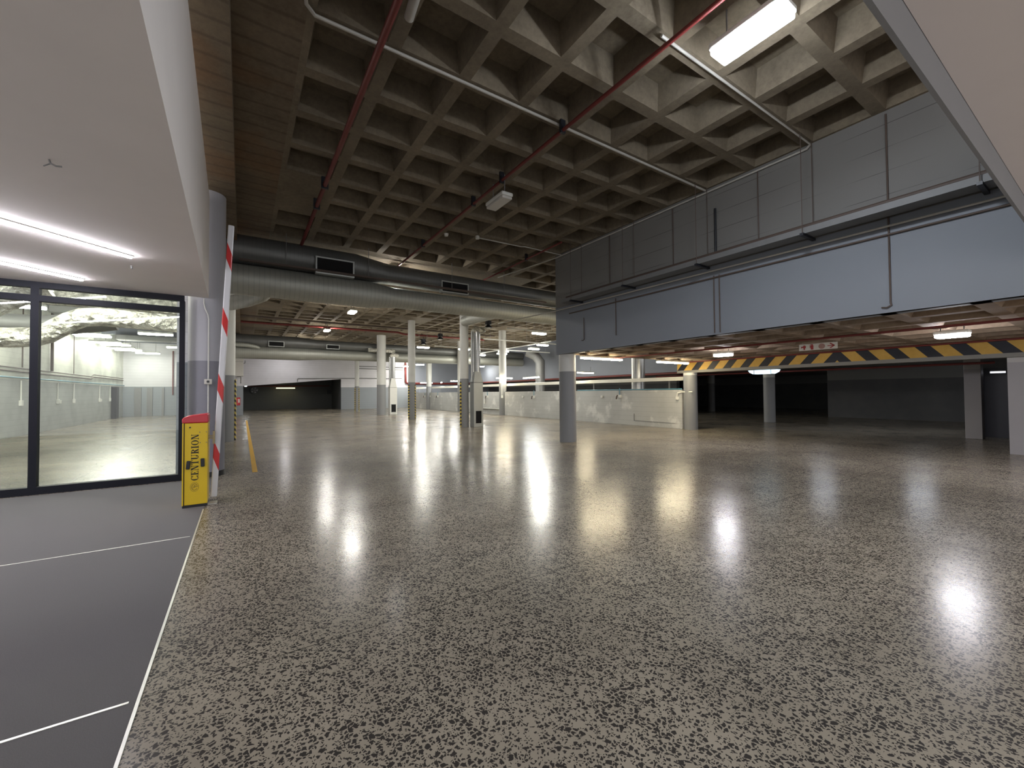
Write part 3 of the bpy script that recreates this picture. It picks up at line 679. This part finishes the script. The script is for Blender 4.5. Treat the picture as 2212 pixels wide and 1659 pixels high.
# ------------------------------------------------------------------ lamps of the main hall
def rodlen(z): return max(0.0, HC - z - 0.12)
lamp('ceiling_lamp', 'bright white lamp at the top right under the waffle slab', (4.25, 2.08, 4.98), 0.30, 0.72, 0.13, 'lamp_main', 0, rodlen(4.98))
lamp('ceiling_lamp', 'unlit pale lamp hanging under the middle of the waffle slab', (4.02, 6.55, 4.98), 0.24, 0.62, 0.12, 'offwhite', 0, rodlen(4.98))
lamp('ceiling_lamp', 'lamp of the ceiling row hidden above the ducts', (4.05, 12.9, 4.98), 0.26, 0.62, 0.12, 'lamp_row', 0, rodlen(4.98))
lamp('ceiling_lamp', 'lit round looking lamp just below the nearest ducts', (4.02, 18.9, 4.98), 0.30, 0.62, 0.12, 'lamp_row', 0, rodlen(4.98))
lamp('ceiling_lamp', 'lamp of the ceiling row hidden above the farther ducts', (4.0, 31.3, 4.98), 0.30, 0.62, 0.12, 'lamp_row', 0, rodlen(4.98))
lamp('ceiling_lamp', 'lamp hidden behind the farther ducts, close to the far white wall', (3.0, 38.6, 4.98), 0.30, 0.62, 0.12, 'lamp_wall', 0, rodlen(4.98))
lamp('ceiling_lamp', 'lit lamp lower left of the first lamp seen below the ducts', (3.98, 25.1, 4.98), 0.30, 0.62, 0.12, 'lamp_row', 0, rodlen(4.98))
FG = 'lamps hung over the far bays'
far = [((12.35, 16.4, 4.33), 'largest lit lamp under the white rail near the drop wall end'), ((15.4, 20.1, 4.3), 'second large lit lamp just below and right of the largest'),
       ((15.9, 21.7, 4.23), 'tilted lit lamp left of and below the two largest'), ((15.2, 24.3, 4.28), 'upper lamp of the close pair by the parapet column'),
       ((15.7, 25.3, 4.21), 'lower lamp of the close pair by the parapet column'), ((15.2, 27.6, 4.28), 'small lit lamp just right of the plenum risers'),
       ((12.12, 24.2, 4.25), 'lamp whose two ends peep out behind the tall plenum column'),
       ((15.3, 32.7, 4.25), 'wide lit lamp left of the tall plenum column'), ((15.1, 36.0, 4.24), 'wide lit lamp between the slim column and the plenum column'),
       ((9.5, 24.7, 4.28), 'small lamp under the dark loudspeaker, right of the slim column'), ((11.95, 31.9, 4.25), 'upper lamp touching the right of the slim column'),
       ((14.3, 38.0, 4.14), 'lower lamp touching the right of the slim column'), ((13.5, 39.4, 4.04), 'yellowish lamp by the red riser, left of the slim column'),
       ((19.3, 35.1, 3.95), 'lower small lamp beside the plenum risers')]
for p, lb in far:
    lamp('bay_lamp', lb, p, 0.78, 0.24, 0.13, 'lamp_far', 0, rodlen(p[2]), group=FG)
# lower tubes over the parapet
low = [((14.0, 22.3, 2.33), 0, 'warm tube lamp across the parapet column', 'tube_warm', 1.2), ((14.5, 20.1, 2.3), 1.45, 'white tube lamp right of the parapet column', 'tube_white', 1.9),
       ((14.5, 36.9, 2.38), 0, 'leftmost low tube lamp over the far parapet', 'tube_white', 1.2), ((14.5, 33.4, 2.33), 1.2, 'middle low tube lamp over the far parapet', 'tube_white', 1.3),
       ((14.5, 30.2, 2.37), 0, 'low tube lamp peeping left of the plenum column', 'tube_white', 1.2), ((14.6, 15.5, 2.39), 0, 'low tube lamp just right of the big plain column', 'tube_warm', 1.1)]
for p, rz, lb, gl, ln_ in low:
    t = lamp('tube_lamp', lb, p, ln_, 0.12, 0.09, gl, rz, 0.25, group='tube lamps over the parapet')
lamp('tube_lamp', 'warm tube lamp on the low slab, right of the big plain column', (9.25, 9.08, 2.43), 1.75, 0.12, 0.1, 'tube_warm', 0, 0.02)
lamp('tube_lamp', 'warm tube lamp on the low slab, left of the striped beam', (12.75, 9.08, 2.43), 1.75, 0.12, 0.1, 'tube_warm', 0, 0.02)
# lamps on the low slab
lamp('low_lamp', 'white lamp under the low slab left of the fire sign', (10.62, 6.05, 2.36), 0.26, 0.44, 0.12, 'lamp_low', 0, 0.07)
lamp('low_lamp', 'white lamp under the low slab at far right', (10.5, 1.83, 2.36), 0.26, 0.44, 0.12, 'lamp_low', 0, 0.07)
lamp('low_lamp', 'lamp behind the middle of the striped beam', (17.6, 6.4, 2.44), 0.28, 0.66, 0.12, 'lamp_dim', 0, 0.06)
lamp('low_lamp', 'lamp behind the right part of the striped beam', (19.3, 4.2, 2.44), 0.28, 0.66, 0.12, 'lamp_dim', 0, 0.06)
bl = thing('bulkhead_light', 'pale blue bulkhead light above the lone round column', 'lamp', (14.75, 7.0, 2.14))
pr = [(-0.46, 0.0), (0.46, 0.0), (0.42, -0.07), (0.3, -0.13), (-0.3, -0.13), (-0.42, -0.07)]
MB().prism(pr, 0, -0.12, 0.12).build('diffuser', 'bulk', bl)
for yy in (-0.27, 0.27): MB().box(-0.125, 0.125, yy - 0.008, yy + 0.008, -0.135, 0.0).build('clip', 'black', bl)

# suspended lamp rails
RL = 'white lamp rails'
for x0, x1, y, z, lb in ((9.9, 13.9, 15.5, 4.32, 'white lamp rail nearest, above the largest far lamp'), (10.6, 18.5, 18.9, 4.27, 'white lamp rail second from the ducts'), (9.7, 18.5, 23.3, 4.28, 'white lamp rail third from the ducts'), (9.0, 18.0, 31.5, 4.35, 'white lamp rail furthest back')):
    t = thing('lamp_rail', lb, 'rail', (0, y, z), 0, RL)
    MB().box(x0, x1, -0.025, 0.025, -0.02, 0.03).build('channel', 'white', t)
    for k in range(4):
        xx = x0 + 0.4 + (x1 - x0 - 0.8) * k / 3
        MB().tube([(xx, 0, 0.04), (xx, 0, HC - z)], 0.006, 6).build('hanger_rod', 'grey', t)
solo('lamp_rail', MB().box(15.15, 15.21, 19, 39.5, 4.42, 4.48), 'white', 'thin lamp rail running away over the parapet', 'rail')
for i, (x, y, z) in enumerate(((10.6, 18.4, 4.93), (10.4, 24.1, 4.95), (10.45, 27.1, 4.95))):
    t = thing('loudspeaker', ('dark loudspeaker hung right of the plenum column', 'dark loudspeaker hung midway between slim and plenum columns', 'dark loudspeaker hung by the slim column')[i], 'loudspeaker', (x, y, z), 0, 'loudspeakers under the slab')
    MB().tube([(0, 0, 0.22), (0, 0, HC - z)], 0.015, 6).build('stem', 'black', t)
    MB().tube([(0, 0, 0.22), (0, 0, 0.02)], [0.15, 0.17], 14).build('body', 'black', t)
    MB().tube([(0, 0, 0.02), (0, 0, -0.14)], [0.08, 0.22], 14).build('horn', 'black', t)
    MB().tube([(0, 0, -0.14), (0, 0, -0.18)], [0.12, 0.10], 12).build('mouth', 'conduit', t)

# ------------------------------------------------------------------ pipes under the slab
def pipe(name, pts, r, mat, label, clips=(), seg=10):
    t = thing(name, label, 'pipe', pts[0]); o = Vector(pts[0])
    MB().tube([tuple(Vector(p) - o) for p in pts], r, seg).build('pipe_run', mat, t)
    for c in clips:
        q = Vector(c) - o
        MB().box(q.x - r * 1.6, q.x + r * 1.6, q.y - 0.02, q.y + 0.02, q.z - r * 1.6, q.z + max(0.1, HC - c[2])).build('clip', 'black', t)
    return t
pipe('sprinkler_pipe', [(3.93, 0.7, 5.3), (3.93, 12.25, 5.3)], 0.027, 'redpipe', 'red sprinkler pipe passing the unlit lamp', [(3.93, 4.6, 5.3), (3.93, 6.3, 5.3), (3.93, 7.4, 5.3), (3.93, 10.2, 5.3)])
pipe('sprinkler_pipe', [(1.26, -1, 5.3), (1.26, 11.4, 5.3), (1.26, 12.0, 5.3)], 0.038, 'redpipe', 'thick red sprinkler pipe at the left of the waffle slab', [(1.26, 8.2, 5.3), (1.26, 9.2, 5.3)])
pipe('sprinkler_pipe', [(6.85, 8.1, 5.3), (6.9, 12.3, 5.3)], 0.025, 'redpipe', 'short red sprinkler pipe by the drop wall end', [(6.87, 9.7, 5.3)])
pipe('sprinkler_pipe', [(2.9, 12.38, 5.28), (7.4, 12.38, 5.28)], 0.04, 'redpipe', 'bright red cross pipe above the nearest duct')
pipe('sprinkler_pipe', [(-0.08, 25.28, 5.2), (8.0, 25.0, 5.2), (8.3, 24.9, 5.1), (14, 24.9, 5.1)], 0.06, 'redpipe', 'red pipe crossing the ceiling beyond the ducts')
pipe('sprinkler_pipe', [(-0.08, 23.3, 5.2), (14, 23.5, 5.2)], 0.045, 'brown', 'dark pipe crossing the ceiling beyond the ducts')
pipe('white_stub_pipe', [(1.36, 3.2, 5.40), (1.45, 4.15, 5.40)], 0.05, 'conduit', 'fat cream pipe stub near the top of the picture')
pipe('conduit_run', [(0.50, -1, 5.42), (0.50, 4.45, 5.42), (0.53, 4.58, 5.42), (0.62, 4.67, 5.42), (7.66, 4.67, 5.42)], 0.02, 'conduit', 'long pale conduit curving across the waffle slab')
pipe('conduit_run', [(3.9, 2.86, 5.42), (7.66, 2.86, 5.42), (7.68, 2.92, 5.38), (7.68, 9.3, 5.38), (7.3, 12.0, 5.38)], 0.018, 'conduit', 'pale conduit along the top of the drop wall')
pipe('conduit_run', [(5.0, 9.2, 5.40), (6.3, 9.15, 5.40), (6.4, 9.1, 5.40), (7.68, 9.1, 5.40)], 0.014, 'conduit', 'short pale conduit ending in a round box under the slab')
MB().tube([(0, 0, 0.04), (0, 0, -0.03)], 0.05, 12).build('junction_box', 'offwhite', bpy.data.objects['conduit_run.002'])
solo('smoke_detector', MB().tube([(4.27, 9.5, 5.45), (4.27, 9.5, 5.39)], [0.06, 0.045], 14), 'offwhite', 'small round detector under the slab beyond the unlit lamp', 'detector')

# drop wall services
pipe('wall_pipe_upper', [(7.52, 0.6, 4.06), (7.52, 8.7, 4.06)], 0.04, 'brown', 'brown pipe along the drop wall above the cable tray')
ct = thing('cable_tray', 'grey cable tray along the drop wall', 'tray', (7.42, 0, 3.9))
tr = MB(); tr.box(-0.13, 0.17, 0.6, 8.65, -0.02, 0.0); tr.box(-0.135, -0.125, 0.6, 8.65, -0.02, 0.075); tr.box(0.16, 0.17, 0.6, 8.65, -0.02, 0.075)
tr.build('tray_body', 'traygrey', ct)
for y in (1.0, 2.84, 4.62, 6.44, 8.22):
    MB().box(-0.2, 0.24, y - 0.025, y + 0.025, -0.06, -0.02).build('trapeze', 'black', ct)
    for xx in (-0.17, 0.22): MB().tube([(xx, y, -0.06), (xx, y, HC - 3.9)], 0.006, 6).build('hanger_rod', 'brown', ct)
pipe('wall_conduit', [(7.66, 0.6, 3.76), (7.66, 9.36, 3.82), (7.6, 12.5, 3.9)], 0.016, 'conduit', 'pale conduit along the drop wall under the cable tray')
pipe('wall_conduit', [(7.70, 0.6, 3.66), (7.70, 8.8, 3.66)], 0.016, 'brown', 'dark line standing in for the shadow under the pale conduit on the drop wall')  # thin dark run added as the shadow line below the conduit
for y, z0, z1, lb in ((1.94, 2.68, 5.4, 'long dark conduit drop at the right of the drop wall'), (3.7, 4.1, 5.4, 'dark cable line high on the drop wall, right of centre'), (5.44, 4.1, 5.4, 'dark cable line high on the drop wall at its middle'),
                      (7.26, 4.1, 5.4, 'dark cable line high on the drop wall at the left'), (4.55, 2.58, 3.7, 'left of the twin conduit drops below the tray'), (4.44, 2.58, 3.7, 'right of the twin conduit drops below the tray'),
                      (7.08, 2.84, 3.75, 'short conduit drop below the tray left of the twins'), (8.22, 2.9, 3.45, 'leftmost short hooked conduit drop on the drop wall')):
    pts = [(7.705, y, z1), (7.705, y, z0)]
    if y in (1.94, 8.22): pts += [(7.705, y - 0.01, z0 - 0.03), (7.70, y + 0.04, z0 - 0.06), (7.705, y + 0.1, z0 - 0.05)]
    solo('conduit_drop', MB().tube(pts, 0.011, 8), 'brown', lb, 'conduit', 'conduit drops on the drop wall')
solo('conduit_drop', MB().tube([(7.69, 4.49, 5.0), (7.69, 4.49, 4.14)], 0.022, 8), 'black', 'thick black conduit stub high on the drop wall', 'conduit', 'conduit drops on the drop wall')

# low bay pipes, sign
pipe('sprinkler_pipe', [(9.75, -2, 2.49), (9.75, 9.0, 2.49)], 0.022, 'redpipe', 'thin red pipe under the low slab before the fire sign')
pipe('sprinkler_pipe', [(13.95, 1.0, 2.52), (13.95, 9.8, 2.53)], 0.022, 'redpipe', 'thin red pipe along the top of the striped beam')
pipe('sprinkler_pipe', [(15.6, 2, 2.10), (15.6, 12, 2.10)], 0.03, 'redpipe', 'red pipe just under the striped beam in the dark bay')
sg = thing('fire_sign', 'white fire equipment sign with red symbols and an arrow', 'sign', (11.0, 4.05, 2.445))
MB().bbox(-0.006, 0.006, -0.375, 0.375, -0.075, 0.075, 0.003).build('board', 'signwhite', sg)
def flat(name, polys, mat, th=0.002):
    m = MB()
    for p in polys: m.prism(p, 0, -0.006 - th, -0.005)
    m.build(name, mat, sg)
def circ(cy, cz, ry, rz, n=20): return [(cy + ry * math.cos(2 * PI * k / n), cz + rz * math.sin(2 * PI * k / n)) for k in range(n)]
# seen from -x, +y is left
flat('hose_symbol', [circ(0.265, 0.01, 0.032, 0.038), [(0.33, 0.02), (0.29, 0.028), (0.29, 0.006), (0.335, -0.02)], [(0.285, -0.055), (0.25, -0.055), (0.255, -0.02), (0.28, -0.02)]], 'signred')
flat('extinguisher_symbol', [[(0.135, -0.06), (0.085, -0.06), (0.082, 0.025), (0.095, 0.045), (0.125, 0.045), (0.138, 0.025)], [(0.14, 0.05), (0.09, 0.045), (0.09, 0.062), (0.14, 0.064)], [(0.142, -0.02), (0.156, -0.02), (0.15, 0.05), (0.142, 0.05)]], 'signred')
flat('call_point_symbol', [circ(-0.08, 0.0, 0.064, 0.062)], 'signpale')
flat('arrow_symbol', [[(-0.19, -0.009), (-0.19, 0.009), (-0.32, 0.009), (-0.32, -0.009)], [(-0.335, 0.0), (-0.25, 0.058), (-0.225, 0.05), (-0.30, 0.0)], [(-0.335, 0.0), (-0.30, 0.0), (-0.225, -0.05), (-0.25, -0.058)]], 'signred')
for yy in (-0.3, 0.3): MB().tube([(0, yy, 0.07), (0, yy, 0.12)], 0.004, 6).build('hanger_rod', 'grey', sg)

# ------------------------------------------------------------------ parapet rail and services
gr = thing('guard_rail', 'white horizontal rail above the patched parapet', 'rail', (14.45, 9.6, 0))
MB().bbox(-0.05, 0.05, 0.02, 31.0, 1.865, 2.02, 0.01).build('rail_beam', 'railpaint', gr)
for yy in (0.9, 5.2, 9.6, 18.0, 24.0, 29.5): MB().box(-0.22, 0.075, yy, yy + 0.06, 1.44, 1.5).box(0.055, 0.075, yy, yy + 0.06, 1.5, 1.98).build('rail_post', 'grey', gr)
solo('hand_pipe', MB().tube([(14.14, 9.7, 1.53), (14.14, 15.6, 1.53)], 0.024, 8), 'bluepipe', 'pale blue pipe lying on the parapet top', 'pipe')
SG = 'sockets on the parapet'
for i, (y, z, w, drop, tap, lb) in enumerate(((9.85, 1.18, 0.12, 0, 0, 'white switch box on the parapet next to the beam column'), (12.75, 1.24, 0.13, 0.3, 1, 'white box with a brown tap and blue drop on the parapet'),
      (13.85, 1.22, 0.10, 0, 0, 'small plain white plate on the parapet'), (19.2, 1.18, 0.16, 0.3, 1, 'white box with a dark tap left of the big plain column'),
      (20.35, 1.18, 0.12, 0, 0, 'white plate on the parapet between tap and parapet column'), (22.35, 1.18, 0.16, 0.8, 0, 'white box at the foot of the conduit on the parapet column'),
      (24.6, 1.18, 0.16, 0.25, 1, 'white box beside the hanging cylinder on the parapet'), (32.3, 1.17, 0.14, 0, 0, 'far white box right of the distant tap'), (33.2, 1.17, 0.16, 0.3, 1, 'far white box with a tap on the distant parapet'), (34.9, 1.17, 0.16, 0, 0, 'far white box at the foot of the last column'), (36.2, 1.16, 0.18, 0.2, 1, 'leftmost far white box on the parapet'))):
    x = 14.1 if i != 5 else 13.88
    t = thing('wall_socket', lb, 'socket', (x, y, z), 0, SG)
    MB().bbox(-0.07, 0.0, -w / 2, w / 2, -w / 2, w / 2, 0.01).build('socket_box', 'white', t)
    if drop: MB().tube([(-0.03, 0.02, w / 2), (-0.03, 0.02, w / 2 + drop)], 0.018, 8).build('conduit', 'bluepipe' if tap else 'white', t)
    if tap: MB().tube([(-0.05, w / 2 + 0.06, 0.05), (-0.09, w / 2 + 0.07, 0.0), (-0.09, w / 2 + 0.1, -0.12)], 0.03, 8).build('tap', 'brown', t)
solo('conduit_bend', MB().tube([(14.05, 9.2, 1.42), (14.05, 9.62, 1.42), (14.05, 9.82, 1.38), (14.05, 9.86, 1.25)], 0.025, 10), 'white', 'white conduit bend between beam column and switch box', 'conduit')
solo('hanging_cylinder', MB().tube([(14.04, 24.95, 1.05), (14.04, 24.95, 0.7)], 0.055, 12), 'white', 'small white cylinder hung on the parapet beside the plenum box', 'canister')
solo('skirting_pipe', MB().tube([(14.03, 22.95, 0.37), (14.03, 27, 0.36)], 0.05, 10), 'galv', 'silver pipe low along the parapet right of the plenum box', 'pipe')
solo('floor_hatch', MB().box(14.08, 14.098, 10.0, 12.0, 0.2, 0.21).box(14.08, 14.098, 11.98, 12.0, 0.2, 0.5), 'grey', 'crack shaped groove in the parapet plaster', 'groove')
# ducts beyond the parapet
solo('duct_riser', MB().tube([(15.3, 12.75, 0.0), (15.3, 12.75, 5.4)], 0.30, 20), 'ductz', 'round silver duct riser behind the parapet left of the beam column', 'duct')
solo('duct_riser', MB().tube([(18.6, 24.6, 0.0), (18.6, 24.6, 3.7), (18.4, 24.9, 4.2), (17.9, 25.3, 4.5)], 0.36, 20), 'galvdark', 'dark duct elbow behind the parapet column', 'duct')
solo('red_pipe_far', MB().tube([(20.3, 10.2, 2.46), (20.3, 40, 2.46)], 0.07, 10), 'darkred', 'dull red pipe at the foot of the distant drop wall', 'pipe')
# far wall details
solo('red_riser', MB().tube([(13.72, 40.55, 4.65), (13.76, 40.55, 2.62), (13.8, 40.55, 2.5), (13.95, 40.55, 2.44), (20, 40.5, 2.44)], 0.10, 12), 'redpipe', 'red riser turning along the wall behind the slim column', 'pipe')
solo('wall_conduit_far', MB().tube([(4.05, 40.64, 2.55), (4.05, 40.64, 2.78), (4.12, 40.64, 2.84), (13.4, 40.64, 2.95)], 0.03, 8), 'grey', 'thin conduit along the far white wall above the opening', 'conduit')
for z in (4.05, 3.83): solo('wall_conduit_far', MB().tube([(8.9, 40.64, z), (13.5, 40.64, z - 0.03)], 0.035, 8), 'grey', 'upper of two short pipes at the right of the far wall' if z > 4 else 'lower of two short pipes at the right of the far wall', 'pipe')
solo('alcove_pipe', MB().tube([(-0.5, 45.2, 2.2), (7.4, 45.2, 2.26)], 0.04, 8), 'redpipe', 'red pipe inside the dark opening', 'pipe')
lamp('alcove_lamp', 'yellowish tube lamp inside the dark opening', (3.45, 44.6, 2.0), 1.6, 0.14, 0.11, 'alcove_tube', 0, 0.9)
lamp('alcove_lamp', 'tiny white lamp at the left corner of the dark opening', (0.25, 41.6, 2.13), 0.18, 0.14, 0.1, 'tube_white', 0, 0.4)
fan = thing('wall_fan', 'round dark fan on the wall inside the opening', 'fan', (0.95, 45.4, 1.84))
MB().tube([(0, 0.1, 0), (0, -0.06, 0)], [0.34, 0.32], 20).build('shroud', 'black', fan)
MB().sphere((0, -0.07, 0), 0.09, 12, 8).build('hub', 'grey', fan)
for k in range(5):
    a = k * 2 * PI / 5; ca, sa = math.cos(a), math.sin(a)
    MB().add([(0.05 * ca, -0.065, 0.05 * sa), (0.28 * math.cos(a - .3), -0.075, 0.28 * math.sin(a - .3)), (0.28 * math.cos(a + .3), -0.065, 0.28 * math.sin(a + .3)), (0.05 * ca, -0.08, 0.05 * sa)], [(0, 1, 2), (0, 2, 3), (0, 3, 1), (1, 3, 2)]).build('blade', 'galvdark', fan)
solo('wall_box', MB().bbox(7.45 - 0.2, 7.45 + 0.15, 45.35, 45.49, 1.45, 1.85, 0.01), 'black', 'small black box on the wall inside the opening', 'box')
fe = thing('fire_extinguisher', 'red extinguisher board on the short wall end', 'extinguisher', (-0.24, 34.5, 0.7))
MB().bbox(-0.14, 0.13, -0.03, 0.0, 0, 0.55, 0.008).build('backboard', 'red', fe)
MB().bbox(-0.02, 0.10, -0.036, -0.028, 0.18, 0.44, 0.003).build('label_plate', 'white', fe)
MB().tube([(-0.07, -0.11, 0.02), (-0.07, -0.11, 0.40), (-0.07, -0.11, 0.46)], [0.07, 0.07, 0.03], 12).build('cylinder', 'red', fe)
un = thing('wall_unit', 'cream service cabinet high on the short wall end', 'cabinet', (-0.2, 34.49, 2.72))
MB().bbox(-0.3, 0.26, -0.3, 0.0, 0, 1.35, 0.02).build('casing', 'offwhite', un)
MB().box(-0.3, 0.26, -0.304, -0.299, 1.0, 1.02).build('seam', 'grey', un)
MB().tube([(0.28, -0.15, 0.9), (0.36, -0.15, 0.95), (0.36, -0.15, 1.1)], 0.03, 8).build('pipe_stub', 'grey', un)
MB().tube([(-0.1, -0.2, -0.02), (0.1, -0.2, -0.02), (0.12, -0.2, -0.1), (0.12, -0.2, -0.5)], 0.035, 8).build('drain_pipe', 'grey', un)
# navy door in the dark wall
dr = thing('door_1', 'navy metal door with a small lit sign above, right of the square pillar', 'door', (18.72, 2.25, 0)); dr['kind'] = 'structure'
MB().box(-0.03, 0.03, -0.62, 0.62, 0, 2.0).build('door_leaf', 'navy', dr)
MB().box(-0.05, 0.03, 0.62, 0.68, 0, 2.06).box(-0.05, 0.03, -0.68, -0.62, 0, 2.06).box(-0.05, 0.03, -0.68, 0.68, 2.0, 2.06).build('door_frame', 'black', dr)
MB().tube([(-0.03, 0.5, 1.0), (-0.09, 0.5, 1.0), (-0.09, 0.38, 1.0)], 0.012, 8).build('door_handle', 'galvdark', dr)
es = thing('lit_sign', 'small white lit strip over the navy door', 'sign', (18.6, 2.33, 1.955))
MB().bbox(-0.03, 0.03, -0.16, 0.16, -0.055, 0.03, 0.008).build('casing', 'grey', es)
MB().box(-0.034, -0.03, -0.15, 0.15, -0.045, 0.005).build('diffuser', 'exit', es)

# ------------------------------------------------------------------ camera, world, view
cam = bpy.data.cameras.new('camera'); co = bpy.data.objects.new('camera', cam); COL.objects.link(co)
cam.sensor_fit = 'HORIZONTAL'; cam.sensor_width = 36.0; cam.lens = 891.5 / 2212 * 36.0; cam.clip_start = 0.05; cam.clip_end = 200
yaw, pitch, roll = 0.57903, 0.0204944, -0.00773766
fwd = Vector((math.sin(yaw) * math.cos(pitch), math.cos(yaw) * math.cos(pitch), math.sin(pitch)))
rt = Vector((math.cos(yaw), -math.sin(yaw), 0)); up = rt.cross(fwd)
r2 = rt * math.cos(roll) + up * math.sin(roll); u2 = up * math.cos(roll) - rt * math.sin(roll)
mw = Matrix((r2, u2, -fwd)).transposed().to_4x4(); mw.translation = Vector((0, 0, 1.45))
co.matrix_world = mw; sc.camera = co
w = bpy.data.worlds.new('world'); sc.world = w; w.use_nodes = True
w.node_tree.nodes['Background'].inputs[0].default_value = (0.95, 0.93, 0.92, 1); w.node_tree.nodes['Background'].inputs[1].default_value = 0.9
sc.view_settings.view_transform = 'Standard'; sc.view_settings.look = 'None'; sc.view_settings.exposure = 0.7; sc.view_settings.gamma = 1.0
sc.view_settings.use_curve_mapping = False
cy = sc.cycles; cy.max_bounces = 8; cy.diffuse_bounces = 5; cy.glossy_bounces = 4; cy.transparent_max_bounces = 12
cy.caustics_reflective = False; cy.caustics_refractive = False; cy.sample_clamp_indirect = 6.0; cy.blur_glossy = 0.5
cy.use_denoising = True
